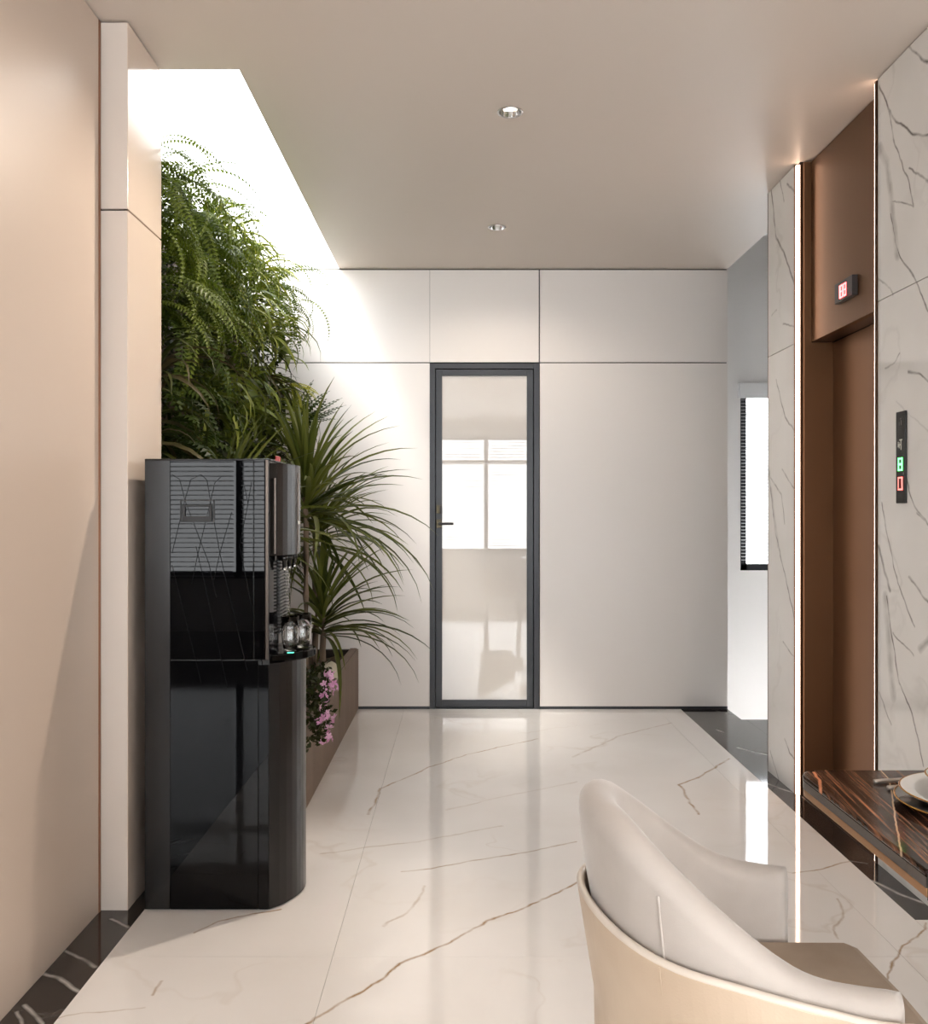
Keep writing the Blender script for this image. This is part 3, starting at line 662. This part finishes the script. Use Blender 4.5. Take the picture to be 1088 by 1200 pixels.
# reflected lattice drawn as thin dark lines on the upper panel
bm = bmesh.new()
def line(x0, z0, x1, z1, w=.0018):
    d = Vector((x1 - x0, 0, z1 - z0)); q = Vector((-d.z, 0, d.x)).normalized() * w / 2
    a, b = Vector((x0, CY0 - .0026, z0)), Vector((x1, CY0 - .0026, z1))
    lo = [a - q, b - q, b + q, a + q]; hi = [v + Vector((0, .0007, 0)) for v in lo]
    lo = [bm.verts.new(v) for v in lo]; hi = [bm.verts.new(v) for v in hi]
    bm.faces.new(lo); bm.faces.new(hi[::-1])
    for i in range(4): bm.faces.new((lo[i], lo[(i + 1) % 4], hi[(i + 1) % 4], hi[i]))
def pxl(pts):
    P = [((x - VX) * CY0 / F_PX, CAM_H + (VY - y) * CY0 / F_PX) for x, y in pts]
    for a, b in zip(P, P[1:]): line(*a, *b)
pxl([(202, 556), (211, 562), (217, 586), (245, 660), (245, 683)][:4] + [(254, 700)]); pxl([(217, 586), (224, 562), (236, 556), (243, 563), (247, 588)])
pxl([(247, 588), (252, 566), (261, 557)]); pxl([(217, 586), (202, 648)]); pxl([(247, 588), (232, 650), (225, 684)]); pxl([(230, 640), (240, 683)])
pxl([(247, 588), (258, 648), (266, 684)]); pxl([(258, 648), (250, 684)]); pxl([(258, 648), (272, 600)]); pxl([(285, 562), (291, 590), (281, 640), (290, 684)]); pxl([(291, 590), (295, 565)])
pxl([(202, 662), (236, 800)]); pxl([(240, 684), (267, 806)]); pxl([(266, 684), (290, 786)]); pxl([(290, 684), (308, 780)])
pxl([(299, 600), (316, 648)]); pxl([(316, 600), (299, 648)])
bmesh.ops.recalc_face_normals(bm, faces=bm.faces)
obj('reflection_lines', bm, mat('reflection_black', rgb(7, 7, 7), .5, spec=.06), wc, label='reflected diamond lattice drawn as fine matte lines on the gloss panel')

def tumbler(x, y, z, lab):
    g = thing('water_glass', lab, 'glass', (x, y, z), group=None)
    bm = bmesh.new()
    lathe(bm, [(.001, .001), (.021, .001), (.027, .03), (.0295, .07), (.028, .112), (.0262, .112), (.0276, .07), (.0252, .03), (.019, .008), (.001, .008)], (x, y, z), 28, cap=False)
    obj('tumbler', fix(bm), M['glass'], g, smooth=True)
tumbler(-.560, 3.085, .801, 'clear water glass on the dispenser tray, the nearer and half hidden one')
tumbler(-.532, 3.165, .801, 'clear water glass on the dispenser tray, the fully visible outer one')

# ------------------------------------------------------------------ planter trough
PX, PZ = -.655, .385
pl = thing('planter', 'long ribbed brown planter trough along the plant wall', 'planter', (-1.0, 4.7, 0))
obj('trough', B((PX - .050, PX - .0082, 3.36, YB - .004, 0, PZ - .003), (-1.40, -1.36, 3.36, YB - .004, 0, PZ - .003), (-1.36, PX - .05, 3.36, 3.40, 0, PZ - .003), (-1.36, PX - .05, YB - .044, YB - .004, 0, PZ - .003)), mat('dark_brown_board', rgb(44, 34, 28), .6), pl)
rb = bpy.data.meshes.new('rib'); bm = bmesh.new(); box(bm, 0, .008, 3.36, YB - .002, -.0038, .0038); bm.to_mesh(rb); bm.free(); rb.materials.append(M['planter'])
for i in range(31): place('rib', rb, pl, Matrix.Translation(Vector((PX - .008, 0, .007 + i * .0124)) - pl.location))
rt = bpy.data.meshes.new('rim_rib'); bm = bmesh.new(); box(bm, -.0036, .0036, 3.36, YB - .002, -.004, .004); bm.to_mesh(rt); bm.free(); rt.materials.append(M['planter'])
for i in range(4): place('rim_rib', rt, pl, Matrix.Translation(Vector((PX - .046 + i * .0105, 0, PZ)) - pl.location))
bm = bmesh.new(); bmesh.ops.create_grid(bm, x_segments=14, y_segments=50, size=.5)
for v in bm.verts:
    v.co.x = -1.03 + v.co.x * .66; v.co.y = 4.68 + v.co.y * 2.55; v.co.z = .335 + random.uniform(-.012, .012)
obj('soil', bm, M['soil'], pl, smooth=True)
bm = bmesh.new(); bmesh.ops.create_icosphere(bm, subdivisions=3, radius=1)
for v in bm.verts:
    k = 1 + .10 * math.sin(3 * v.co.x + 1) * math.cos(4 * v.co.y) + .06 * math.sin(7 * v.co.z + 2)
    v.co = Vector((v.co.x * .058 * k, v.co.y * .055 * k, v.co.z * .062 * k)) + Vector((-.700, 4.98, .398))
st = obj('pebble_stone', bm, M['stone'], smooth=True); tag(st, 'rounded beige stone lying in the planter above the pink flowers', 'stone')

# ------------------------------------------------------------------ leaves
def strap(name, L, W, bend, m, n=7, fold=.25, tip=2.2, base=.45):
    bm = bmesh.new(); p = Vector((0, 0, 0)); rows = []
    for i in range(n + 1):
        t = i / n; ph = bend * t ** 1.25
        w = W * (base + (1 - base) * min(1, t / .3)) * max(.03, 1 - t ** tip)
        nrm = Vector((math.sin(ph), 0, math.cos(ph)))
        rows.append([bm.verts.new(p + Vector((0, -w / 2, 0)) + nrm * w * fold), bm.verts.new(p), bm.verts.new(p + Vector((0, w / 2, 0)) + nrm * w * fold)])
        p = p + Vector((math.cos(ph), 0, -math.sin(ph))) * (L / n)
    for a, b in zip(rows, rows[1:]):
        bm.faces.new((a[0], b[0], b[1], a[1])); bm.faces.new((a[1], b[1], b[2], a[2]))
    me = bpy.data.meshes.new(name); bm.to_mesh(me); bm.free(); me.materials.append(m)
    for f in me.polygons: f.use_smooth = True
    return me
def frond(name, L, W, bend, m, n=16, pw=.3, droop=.25):
    """fern frond: midrib with a pinna to each side"""
    bm = bmesh.new(); p = Vector((0, 0, 0)); prev = None
    for i in range(n + 1):
        t = i / n; ph = bend * t ** 1.2
        d = Vector((math.cos(ph), 0, -math.sin(ph))); nr = Vector((math.sin(ph), 0, math.cos(ph)))
        r = .0014 * (1.1 - t)
        cur = [bm.verts.new(p + Vector((0, -r, 0))), bm.verts.new(p + Vector((0, r, 0)))]
        if prev: bm.faces.new((prev[0], cur[0], cur[1], prev[1]))
        prev = cur
        if i > 0:
            l = W / 2 * math.sin(math.pi * min(1, .12 + t * .9)) ** .7 + .004
            w = L / n * pw * 1.3
            for s in (-1, 1):
                tipv = p + Vector((0, s * l, 0)) + d * l * .35 - nr * l * droop
                mid = p + Vector((0, s * l * .45, 0)) + d * (l * .12)
                bm.faces.new([bm.verts.new(v) for v in (p, mid - d * w, tipv, mid + d * w)])
        p = p + d * (L / n)
    me = bpy.data.meshes.new(name); bm.to_mesh(me); bm.free(); me.materials.append(m)
    return me
rnd = random.Random(21)
def clear(me, t, mtx):
    """a leaf stays out of the walls, the pier, the roof and the water dispenser"""
    for v in me.vertices:
        p = mtx @ v.co + t.location
        if p.y > YB - .012 or p.x < -1.335 or (p.x < -1.04 and p.y < 3.315) or p.z > 3.1: return False
        if p.y < 3.36 and p.x < -.44 and p.z < 1.44: return False
        if p.z > H - .01 and (p.x > SK[1] - .01 or p.y < SK[2] + .01): return False
    return True
KINDS = {
 'fern': dict(nm='hanging_fern', part='frond', cat='fern', meshes=[frond('frond', .40 + .07 * k, .052, 2.0 + .35 * k, M['l_fern'], 30, .34) for k in range(3)], n=24, el=(-5, 72)),
 'darkfern': dict(nm='dark_fern', part='frond', cat='fern', meshes=[frond('frond', .30 + .04 * k, .09, 1.2 + .4 * k, M['l_fernd'], 15, .4) for k in range(3)], n=18, el=(0, 70)),
 'spider': dict(nm='spider_plant', part='leaf', cat='spider plant', meshes=[strap('leaf', .34 + .05 * k, .027, 2.0 + .3 * k, M['l_strap'], 9) for k in range(4)], n=24, el=(15, 75)),
 'darkstrap': dict(nm='strap_leaved_plant', part='leaf', cat='plant', meshes=[strap('leaf', .32 + .05 * k, .026, 1.8 + .4 * k, M['l_red' if k == 1 else 'l_dark']) for k in range(4)], n=22, el=(0, 75)),
 'broad': dict(nm='broad_leaved_plant', part='leaf', cat='plant', meshes=[strap('leaf', .20 + .03 * k, .056, .7 + .3 * k, M['l_broad'], 6, .18, 2.6, .3) for k in range(4)], n=18, el=(-20, 75)),
}
ADJ = {'fern': 'feathery green fern', 'darkfern': 'dark green fern', 'spider': 'arching green spider plant', 'darkstrap': 'dark drooping strap-leaved plant', 'broad': 'broad-leaved green plant'}
ORD = ['nearest the white pier', 'second from the pier', 'third from the pier', 'fourth from the pier', 'midway along the wall', 'fourth from back wall', 'third from back wall', 'second from back wall', 'nearest back wall']
ROWS = ['top row', 'second row down', 'third row down', 'middle row', 'third row up', 'second row up', 'bottom row']
def wall_plant(kind, x, y, z, label, scale=1.0, count=None, spread=85):
    K = KINDS[kind]
    t = thing(K['nm'], label, K['cat'], (x, y, z), group='plants of the green wall')
    for i in range(count or K['n']):
        me = K['meshes'][rnd.randrange(len(K['meshes']))]
        az = rnd.uniform(-spread, spread); el = rnd.uniform(*K['el'])
        s = scale * rnd.uniform(.75, 1.15)
        off = Vector((rnd.uniform(-.02, .05), rnd.uniform(-.05, .05), rnd.uniform(-.05, .05)))
        mtx = Matrix.Translation(off) @ Matrix.Rotation(R(az), 4, 'Z') @ Matrix.Rotation(R(-el), 4, 'Y') @ Matrix.Rotation(R(rnd.uniform(-35, 35)), 4, 'X') @ Matrix.Scale(s, 4)
        if clear(me, t, mtx): place(K['part'], me, t, mtx)
    return t
GX = -1.20
zs = [2.50, 2.25, 1.99, 1.73, 1.47, 1.22, .97]
ys = [3.44 + .305 * k for k in range(9)]
def pick(r, c):
    u = rnd.random()
    if r <= 2 and c <= 1: return 'fern'
    if r == 0: return 'fern' if c in (2, 7, 8) else 'spider'
    if r == 1: return 'fern' if c == 2 else ('spider' if u < .6 else 'broad')
    if c <= 1: return 'darkfern' if u < .5 else 'darkstrap'
    if r in (2, 3): return 'broad' if u < .5 else ('spider' if u < .75 else 'darkstrap')
    return 'darkstrap' if u < .4 else ('broad' if u < .65 else 'darkfern')
for r, z in enumerate(zs):
    for c, y in enumerate(ys):
        k = pick(r, c)
        wall_plant(k, GX + rnd.uniform(-.03, .03), y + rnd.uniform(-.05, .05), z + rnd.uniform(-.05, .05), ADJ[k] + ' ' + ROWS[r] + ' of plant wall, ' + ORD[c], scale=1.0 if r else .95)
# felt carrier and dark leaf filler added for shaded depth behind the plants
fb = obj('plant_felt', B((-1.419, -1.34, 3.32, YB - .02, .9, 2.45)), M['soil']); tag(fb, 'dark planting felt carrying the green wall', 'plant carrier')
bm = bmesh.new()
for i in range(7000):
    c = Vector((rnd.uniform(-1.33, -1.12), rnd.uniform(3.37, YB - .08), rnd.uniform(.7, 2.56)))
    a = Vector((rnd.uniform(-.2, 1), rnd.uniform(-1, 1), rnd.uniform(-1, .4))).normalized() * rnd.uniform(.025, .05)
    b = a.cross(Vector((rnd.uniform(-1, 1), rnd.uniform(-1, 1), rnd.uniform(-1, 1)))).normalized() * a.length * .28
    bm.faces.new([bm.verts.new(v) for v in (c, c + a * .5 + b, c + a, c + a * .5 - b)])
cr = obj('depth_filler_leaves', bm, M['l_depth']); tag(cr, 'dense small dark leaves added for shaded depth behind the larger plants', 'creeper', kind='stuff')

# cane palms rising from the planter
cane_meshes = [strap('leaf', .50 + .05 * k, .028, .45 + .24 * k, M['l_cane'], 8, .28, 3.2, .55) for k in range(5)]
def cane_palm(x, y, crown, label, n=70, scale=1.0, base_z=.335, lean=(0, 0), spread=180, az0=0, el=(-10, 88)):
    t = thing('cane_palm', label, 'cane palm', (x, y, base_z), group='cane palms in the planter')
    bm = bmesh.new(); top = Vector((x + lean[0], y + lean[1], crown))
    pts = [Vector((x, y, base_z - .02)).lerp(top, k / 6) + Vector((rnd.uniform(-.006, .006), rnd.uniform(-.006, .006), 0)) for k in range(7)]
    tube(bm, pts, [.020, .018, .017, .017, .016, .015, .012], 9); obj('trunk', fix(bm), M['trunk'], t, smooth=True)
    for i in range(n):
        az = az0 + rnd.uniform(-spread, spread); u = rnd.random(); e = el[0] + (el[1] - el[0]) * u
        me = cane_meshes[min(4, max(0, int((1 - u) * 4 + rnd.uniform(-.5, 1.2))))]
        off = top - t.location + Vector((0, 0, -.16 * (1 - u) + .02))
        mtx = Matrix.Translation(off) @ Matrix.Rotation(R(az), 4, 'Z') @ Matrix.Rotation(R(-e), 4, 'Y') @ Matrix.Rotation(R(rnd.uniform(-20, 20)), 4, 'X') @ Matrix.Scale(scale * rnd.uniform(.75, 1.1), 4)
        if clear(me, t, mtx): place('leaf', me, t, mtx)
cane_palm(-.80, 4.85, 1.33, 'tall cane palm with arching narrow leaves spreading toward the glazed door', 95, 1.08, spread=150)
cane_palm(-.83, 5.35, 1.18, 'cane palm with dense narrow leaves between the tall palm and the back wall', 70, 1.0, spread=150)
cane_palm(-.75, 5.10, .72, 'low cane palm with leaves fanning out over the planter rim', 70, .95, spread=130, el=(0, 75))
cane_palm(-1.0, 3.95, 1.20, 'cane palm rising just behind the black water dispenser', 70, .95, spread=170, el=(15, 88))
# sword fern and yellow plants by the back wall
def single(nm, label, cat, loc, meshes, part, n, az, el, sc):
    t = thing(nm, label, cat, loc)
    for i in range(n):
        mtx = Matrix.Rotation(R(rnd.uniform(*az)), 4, 'Z') @ Matrix.Rotation(R(-rnd.uniform(*el)), 4, 'Y') @ Matrix.Rotation(R(rnd.uniform(-60, 60)), 4, 'X') @ Matrix.Scale(sc * rnd.uniform(.8, 1.1), 4)
        if clear(meshes[i % len(meshes)], t, mtx): place(part, meshes[i % len(meshes)], t, mtx)
sf = [frond('frond', .36, .10, .5 + .3 * k, M['l_fernd'], 14, .42, .05) for k in range(2)]
single('sword_fern', 'upright sword fern standing out against the back wall', 'fern', (-1.02, 5.70, 1.72), sf, 'frond', 9, (-40, 60), (35, 80), 1.0)
yf = [frond('spray', .30, .05, 1.2 + .4 * k, M['l_yellow'], 18, .5, .2) for k in range(2)]
single('yellow_creeper', 'yellow leaved creeper hanging at the back end of the plant wall', 'creeper', (-1.03, 5.65, 2.02), yf, 'spray', 10, (-40, 50), (-70, 0), .75)
lm = [strap('leaf', .16, .05, .6 + .3 * k, M['l_fern'], 6, .15, 2.4, .3) for k in range(2)]
single('lime_plant', 'bright lime leaved plant low in the plant wall by the back wall', 'plant', (-1.0, 5.72, 1.55), lm, 'leaf', 14, (-60, 60), (0, 70), 1.0)
# pink flowers cascading over the rim
fp = thing('pink_flowers', 'small pink flowering plant cascading over the planter side', 'flowers', (-.68, 4.05, .36))
bm = bmesh.new()
FC = Vector((-.645, 4.02, .44))
for i in range(620):
    c = FC + Vector((rnd.uniform(-.04, .07), rnd.gauss(0, .09), rnd.uniform(-.15, .15)))
    if c.x < PX + .01 and c.z < PZ + .02: c.x = PX + .012 + rnd.random() * .03
    a = Vector((rnd.uniform(-.2, 1), rnd.uniform(-1, 1), rnd.uniform(-.6, 1))).normalized() * rnd.uniform(.018, .034)
    b = a.cross(Vector((rnd.uniform(-1, 1), rnd.uniform(-1, 1), rnd.uniform(-1, 1)))).normalized() * a.length * .32
    bm.faces.new([bm.verts.new(v) for v in (c, c + a * .5 + b, c + a, c + a * .5 - b)])
obj('foliage', bm, M['l_dark'], fp, kind='stuff')
pm = bpy.data.meshes.new('blossom'); bm = bmesh.new()
for k in range(5):
    a = 2 * math.pi * k / 5
    u, v = Vector((math.cos(a), math.sin(a), .35)), Vector((-math.sin(a), math.cos(a), 0))
    bm.faces.new([bm.verts.new(p) for p in (Vector((0, 0, 0)), u * .010 - v * .006, u * .017 - v * .003, u * .017 + v * .003, u * .010 + v * .006)])
bm.to_mesh(pm); bm.free(); pm.materials.append(M['petal'])
for i in range(46):
    c = FC + Vector((rnd.uniform(.06, .10), rnd.gauss(0, .09), rnd.uniform(-.16, .15)))
    mtx = Matrix.Translation(c - fp.location) @ Matrix.Rotation(R(rnd.uniform(0, 360)), 4, 'Z') @ Matrix.Rotation(R(rnd.uniform(20, 110)), 4, 'Y') @ Matrix.Scale(rnd.uniform(.75, 1.1), 4)
    place('blossom', pm, fp, mtx)

# ------------------------------------------------------------------ dining chair
ch = thing('dining_chair', 'cream velvet barrel dining chair with beige leather outer shell at the table', 'chair', (.42, 1.48, 0))
CC = Vector((.47, 1.475)); HW, BK, FRX = .222, .210, .583     # half width, back depth, arm front x
def smooth(t): t = max(0, min(1, t)); return t * t * (3 - 2 * t)
def path(u, off=0.0):
    """u in -1..1 from near arm front round the back to far arm front; returns point, outward normal"""
    a_len = FRX - CC.x; arc = math.pi / 2 * (HW + BK) / 2; tot = a_len + arc
    s = abs(u) * tot; sg = 1 if u > 0 else -1
    if s <= arc:
        th = s / arc * math.pi / 2
        p = Vector((CC.x - BK * math.cos(th), CC.y + sg * HW * math.sin(th))); nn = Vector((-math.cos(th) / BK, sg * math.sin(th) / HW)).normalized()
    else:
        p = Vector((CC.x + (s - arc), CC.y + sg * HW)); nn = Vector((0, sg))
    return p + nn * off, nn
def top_h(u):
    a = abs(u)
    return .628 + (.815 - .628) * (1 - smooth((a - .10) / .74)) - .012 * smooth((a - .75) / .25)
def sweep(z0f, z1f, inner, outer, lean, nu=64, round_top=True, ends=True, umax=1.0):
    bm = bmesh.new(); rows = []
    for i in range(nu + 1):
        u = -umax + 2 * umax * i / nu
        z0, z1 = z0f(u), z1f(u); prof = []
        mid, hw = (inner + outer) / 2, (outer - inner) / 2
        e = 1.0
        if ends:
            d = (1 - abs(u) / umax) * .62
            e = min(1, math.sqrt(max(0, 1 - (1 - min(1, d / .03)) ** 2)) * .55 + .45)
        hwe = hw * e
        if round_top:
            r = hw * .95
            prof = [(mid + hw * .9, z0)]
            for k in range(9): prof.append((mid + hw, z0 + (z1 - r - z0) * (k + 1) / 9))
            for k in range(1, 8): a = math.pi * k / 8; prof.append((mid + hw * math.cos(a), z1 - r + r * math.sin(a)))
            for k in range(9): prof.append((mid - hw, z1 - r - (z1 - r - z0) * k / 9))
            prof.append((mid - hw * .9, z0))
        else:
            prof = [(mid + hw, z0), (mid + hw, z0 * .5 + z1 * .5), (mid + hw, z1), (mid - hw, z1), (mid - hw, z0)]
        row = []
        for o, z in prof:
            o2 = mid + (o - mid) * e + lean(u, z)
            p, nn = path(u, o2)
            row.append(bm.verts.new((p.x, p.y, z)))
        rows.append(row)
    m = len(rows[0])
    for a, b in zip(rows, rows[1:]):
        for k in range(m): bm.faces.new((a[k], a[(k + 1) % m], b[(k + 1) % m], b[k]))
    bm.faces.new(rows[0]); bm.faces.new(rows[-1][::-1])
    return fix(bm)
def leanf(u, z): return .045 * smooth((z - .45) / .36) * (1 - smooth((abs(u) - .25) / .6))
obj('backrest', sweep(lambda u: .40, top_h, -.030, .030, leanf), M['velvet'], ch, smooth=True)
def shell_h(u): return .668 - .030 * smooth(abs(u) / .5) - .048 * smooth((abs(u) - .45) / .55)
shl = obj('outer_shell', sweep(lambda u: .33, shell_h, .032, .044, lambda u, z: leanf(u, z) + .004, round_top=False, ends=False), M['leather'], ch, smooth=False, label='beige leather outer shell')
md = shl.modifiers.new('bevel', 'BEVEL'); md.width = .003; md.segments = 2; md.limit_method = 'ANGLE'; md.angle_limit = R(50)
bm = bmesh.new(); pts = []
for i in range(65):
    u = -1 + 2 * i / 64; z = shell_h(u); p, nn = path(u, .038 + leanf(u, z) + .004); pts.append((p.x, p.y, z))
tube(bm, pts, .0062, 8); obj('piping', fix(bm), M['piping'], shl, smooth=True, label='pale leather edge roll')
for us in (-.36, .36):
    bm = bmesh.new(); pts = []
    for k in range(13):
        z = .60 + (top_h(us) - .030 - .60) * k / 12; p, nn = path(us, .0310 + leanf(us, z)); pts.append((p.x, p.y, z))
    tube(bm, pts, .0018, 6); obj('seam', fix(bm), M['velvet'], ch, smooth=True)
    bm = bmesh.new(); pts = []
    for k in range(8):
        z = .335 + (shell_h(us) - .34) * k / 7; p, nn = path(us * 1.02, .0445 + leanf(us, z) + .004); pts.append((p.x, p.y, z))
    tube(bm, pts, .0010, 5); obj('stitch_line', fix(bm), M['leather'], shl, smooth=True)
# seat cushion: D-shaped plan, wider front edge past the arms
bm = bmesh.new(); pts = []
for i in range(25):
    u = -.72 + 1.44 * i / 24; p, nn = path(u, -.034); pts.append((p.x, p.y))
pts += [(.60, CC.y + .185), (.675, CC.y + .185), (.69, CC.y + .16), (.695, CC.y), (.69, CC.y - .16), (.675, CC.y - .185), (.60, CC.y - .185)]
prism(bm, pts, .385, .502); obj('seat', fix(bm), M['seat_shade_velvet'], ch, smooth=False, bevel=.014)
bm = bmesh.new(); pts = []
for i in range(25):
    u = -.9 + 1.8 * i / 24; p, nn = path(u, -.0); pts.append((p.x, p.y))
prism(bm, pts, .335, .384); obj('seat_frame', fix(bm), M['leather'], ch)
for dx, dy in ((.30, .17), (.30, -.17), (.63, .17), (.63, -.17)):
    bm = bmesh.new(); tube(bm, [(dx, CC.y + dy, .34), (dx + (.02 if dx > .5 else -.02), CC.y + dy * 1.1, .001)], [.017, .009], 10); obj('leg', fix(bm), M['bronze_dark'], ch, smooth=True)

# ------------------------------------------------------------------ table and what stands on it
TX0, TX1, TY0, TY1, TZ = .653, 2.35, 1.326, 1.843, .75
tb = thing('dining_table', 'dark brown stone topped dining table with gold lower edge, rounded far corner', 'table', (1.5, 1.57, 0))
def plan(ins):
    r = .045; p = [(TX1 - ins, TY0 + ins), (TX1 - ins, TY1 - ins)]
    for k in range(9):
        a = math.pi / 2 + math.pi / 2 * k / 8; p.append((TX0 + r + (r - ins) * math.cos(a), TY1 - r + (r - ins) * math.sin(a)))
    p.append((TX0 + ins, TY0 + ins)); return p
bm = bmesh.new(); prism(bm, plan(0), TZ - .010, TZ); obj('tabletop', fix(bm), [M['table_stone']], tb, bevel=.0035)
M['edge_grey'] = mat('grey_polished_edge', rgb(92, 84, 78), .15, metal=.4)
bm = bmesh.new(); prism(bm, plan(.0005), TZ - .0255, TZ - .0101); obj('edge_line', fix(bm), M['edge_grey'], tb)
bm = bmesh.new(); prism(bm, plan(.0015), TZ - .040, TZ - .0256); obj('gold_edge', fix(bm), mat('satin_gold', rgb(190, 146, 104), .3, metal=.9), tb, bevel=.002)
obj('end_shade', B((TX0 + .002, TX1 - .002, TY0 - .004, TY0 - .0002, TZ - .042, TZ - .004)), M['black_matte'], tb, label='black sheet standing for shade on the near edge')  # shade of the near edge painted as a black sheet
obj('pedestal', B((1.25, 2.05, 1.42, 1.72, .02, TZ - .041)), M['bronze_dark'], tb, bevel=.01); obj('foot', B((1.15, 2.15, 1.36, 1.78, 0, .02)), M['bronze_dark'], tb, bevel=.004)
PC = (.885, 1.60)
cg = thing('charger_plate', 'dark glazed charger plate under the white plate', 'plate', (*PC, TZ))
bm = bmesh.new(); lathe(bm, [(.08, .0005), (.10, .001), (.136, .010), (.138, .0125), (.135, .0130), (.10, .006), (.001, .006)], (*PC, TZ), 56, cap=False); obj('dish', fix(bm), M['charger'], cg, smooth=True)
bm = bmesh.new(); lathe(bm, [(.1355, .0128), (.138, .0130), (.1395, .0118), (.138, .0108), (.1355, .0112)], (*PC, TZ), 56, cap=False); obj('rim', fix(bm), M['gold'], cg, smooth=True)
dp = thing('dinner_plate', 'white dinner plate with thin gold rim on the table', 'plate', (*PC, TZ + .0135))
bm = bmesh.new(); lathe(bm, [(.07, -.0065), (.09, -.006), (.128, .012), (.1295, .0145), (.127, .0150), (.09, .001), (.001, .001)], (*PC, TZ + .0135), 56, cap=False); obj('dish', fix(bm), M['porcelain'], dp, smooth=True)
bm = bmesh.new(); lathe(bm, [(.127, .0148), (.1295, .0152), (.131, .0142), (.1295, .0130)], (*PC, TZ + .0135), 56, cap=False); obj('rim', fix(bm), M['gold'], dp, smooth=True)
bl_ = thing('soup_bowl', 'white bowl with gold rim standing on the dinner plate', 'bowl', (*PC, TZ + .0155))
bm = bmesh.new(); lathe(bm, [(.035, 0), (.04, 0), (.070, .022), (.087, .036), (.0885, .0375), (.086, .038), (.068, .025), (.035, .006), (.001, .005)], (*PC, TZ + .0150), 48, cap=False); obj('dish', fix(bm), M['porcelain'], bl_, smooth=True)
bm = bmesh.new(); lathe(bm, [(.086, .0378), (.0885, .0382), (.0898, .0372), (.0885, .0362)], (*PC, TZ + .0150), 48, cap=False); obj('rim', fix(bm), M['gold'], bl_, smooth=True)
for (x0, y0, x1, y1), lab in zip(((.765, 1.748, 1.02, 1.800), (.772, 1.708, 1.02, 1.760)), ('slim steel chopstick above the plate, the one farther from it', 'slim steel chopstick above the plate, the one nearer to it')):
    bm = bmesh.new(); tube(bm, [(x0, y0, TZ + .0045), (x0 + .01, y0 + .002, TZ + .0045), (x1, y1, TZ + .0040)], [.0040, .0042, .0028], 8)
    c = obj('chopstick', fix(bm), M['steel'], smooth=True); tag(c, lab, 'chopstick', 'chopsticks by the plate')
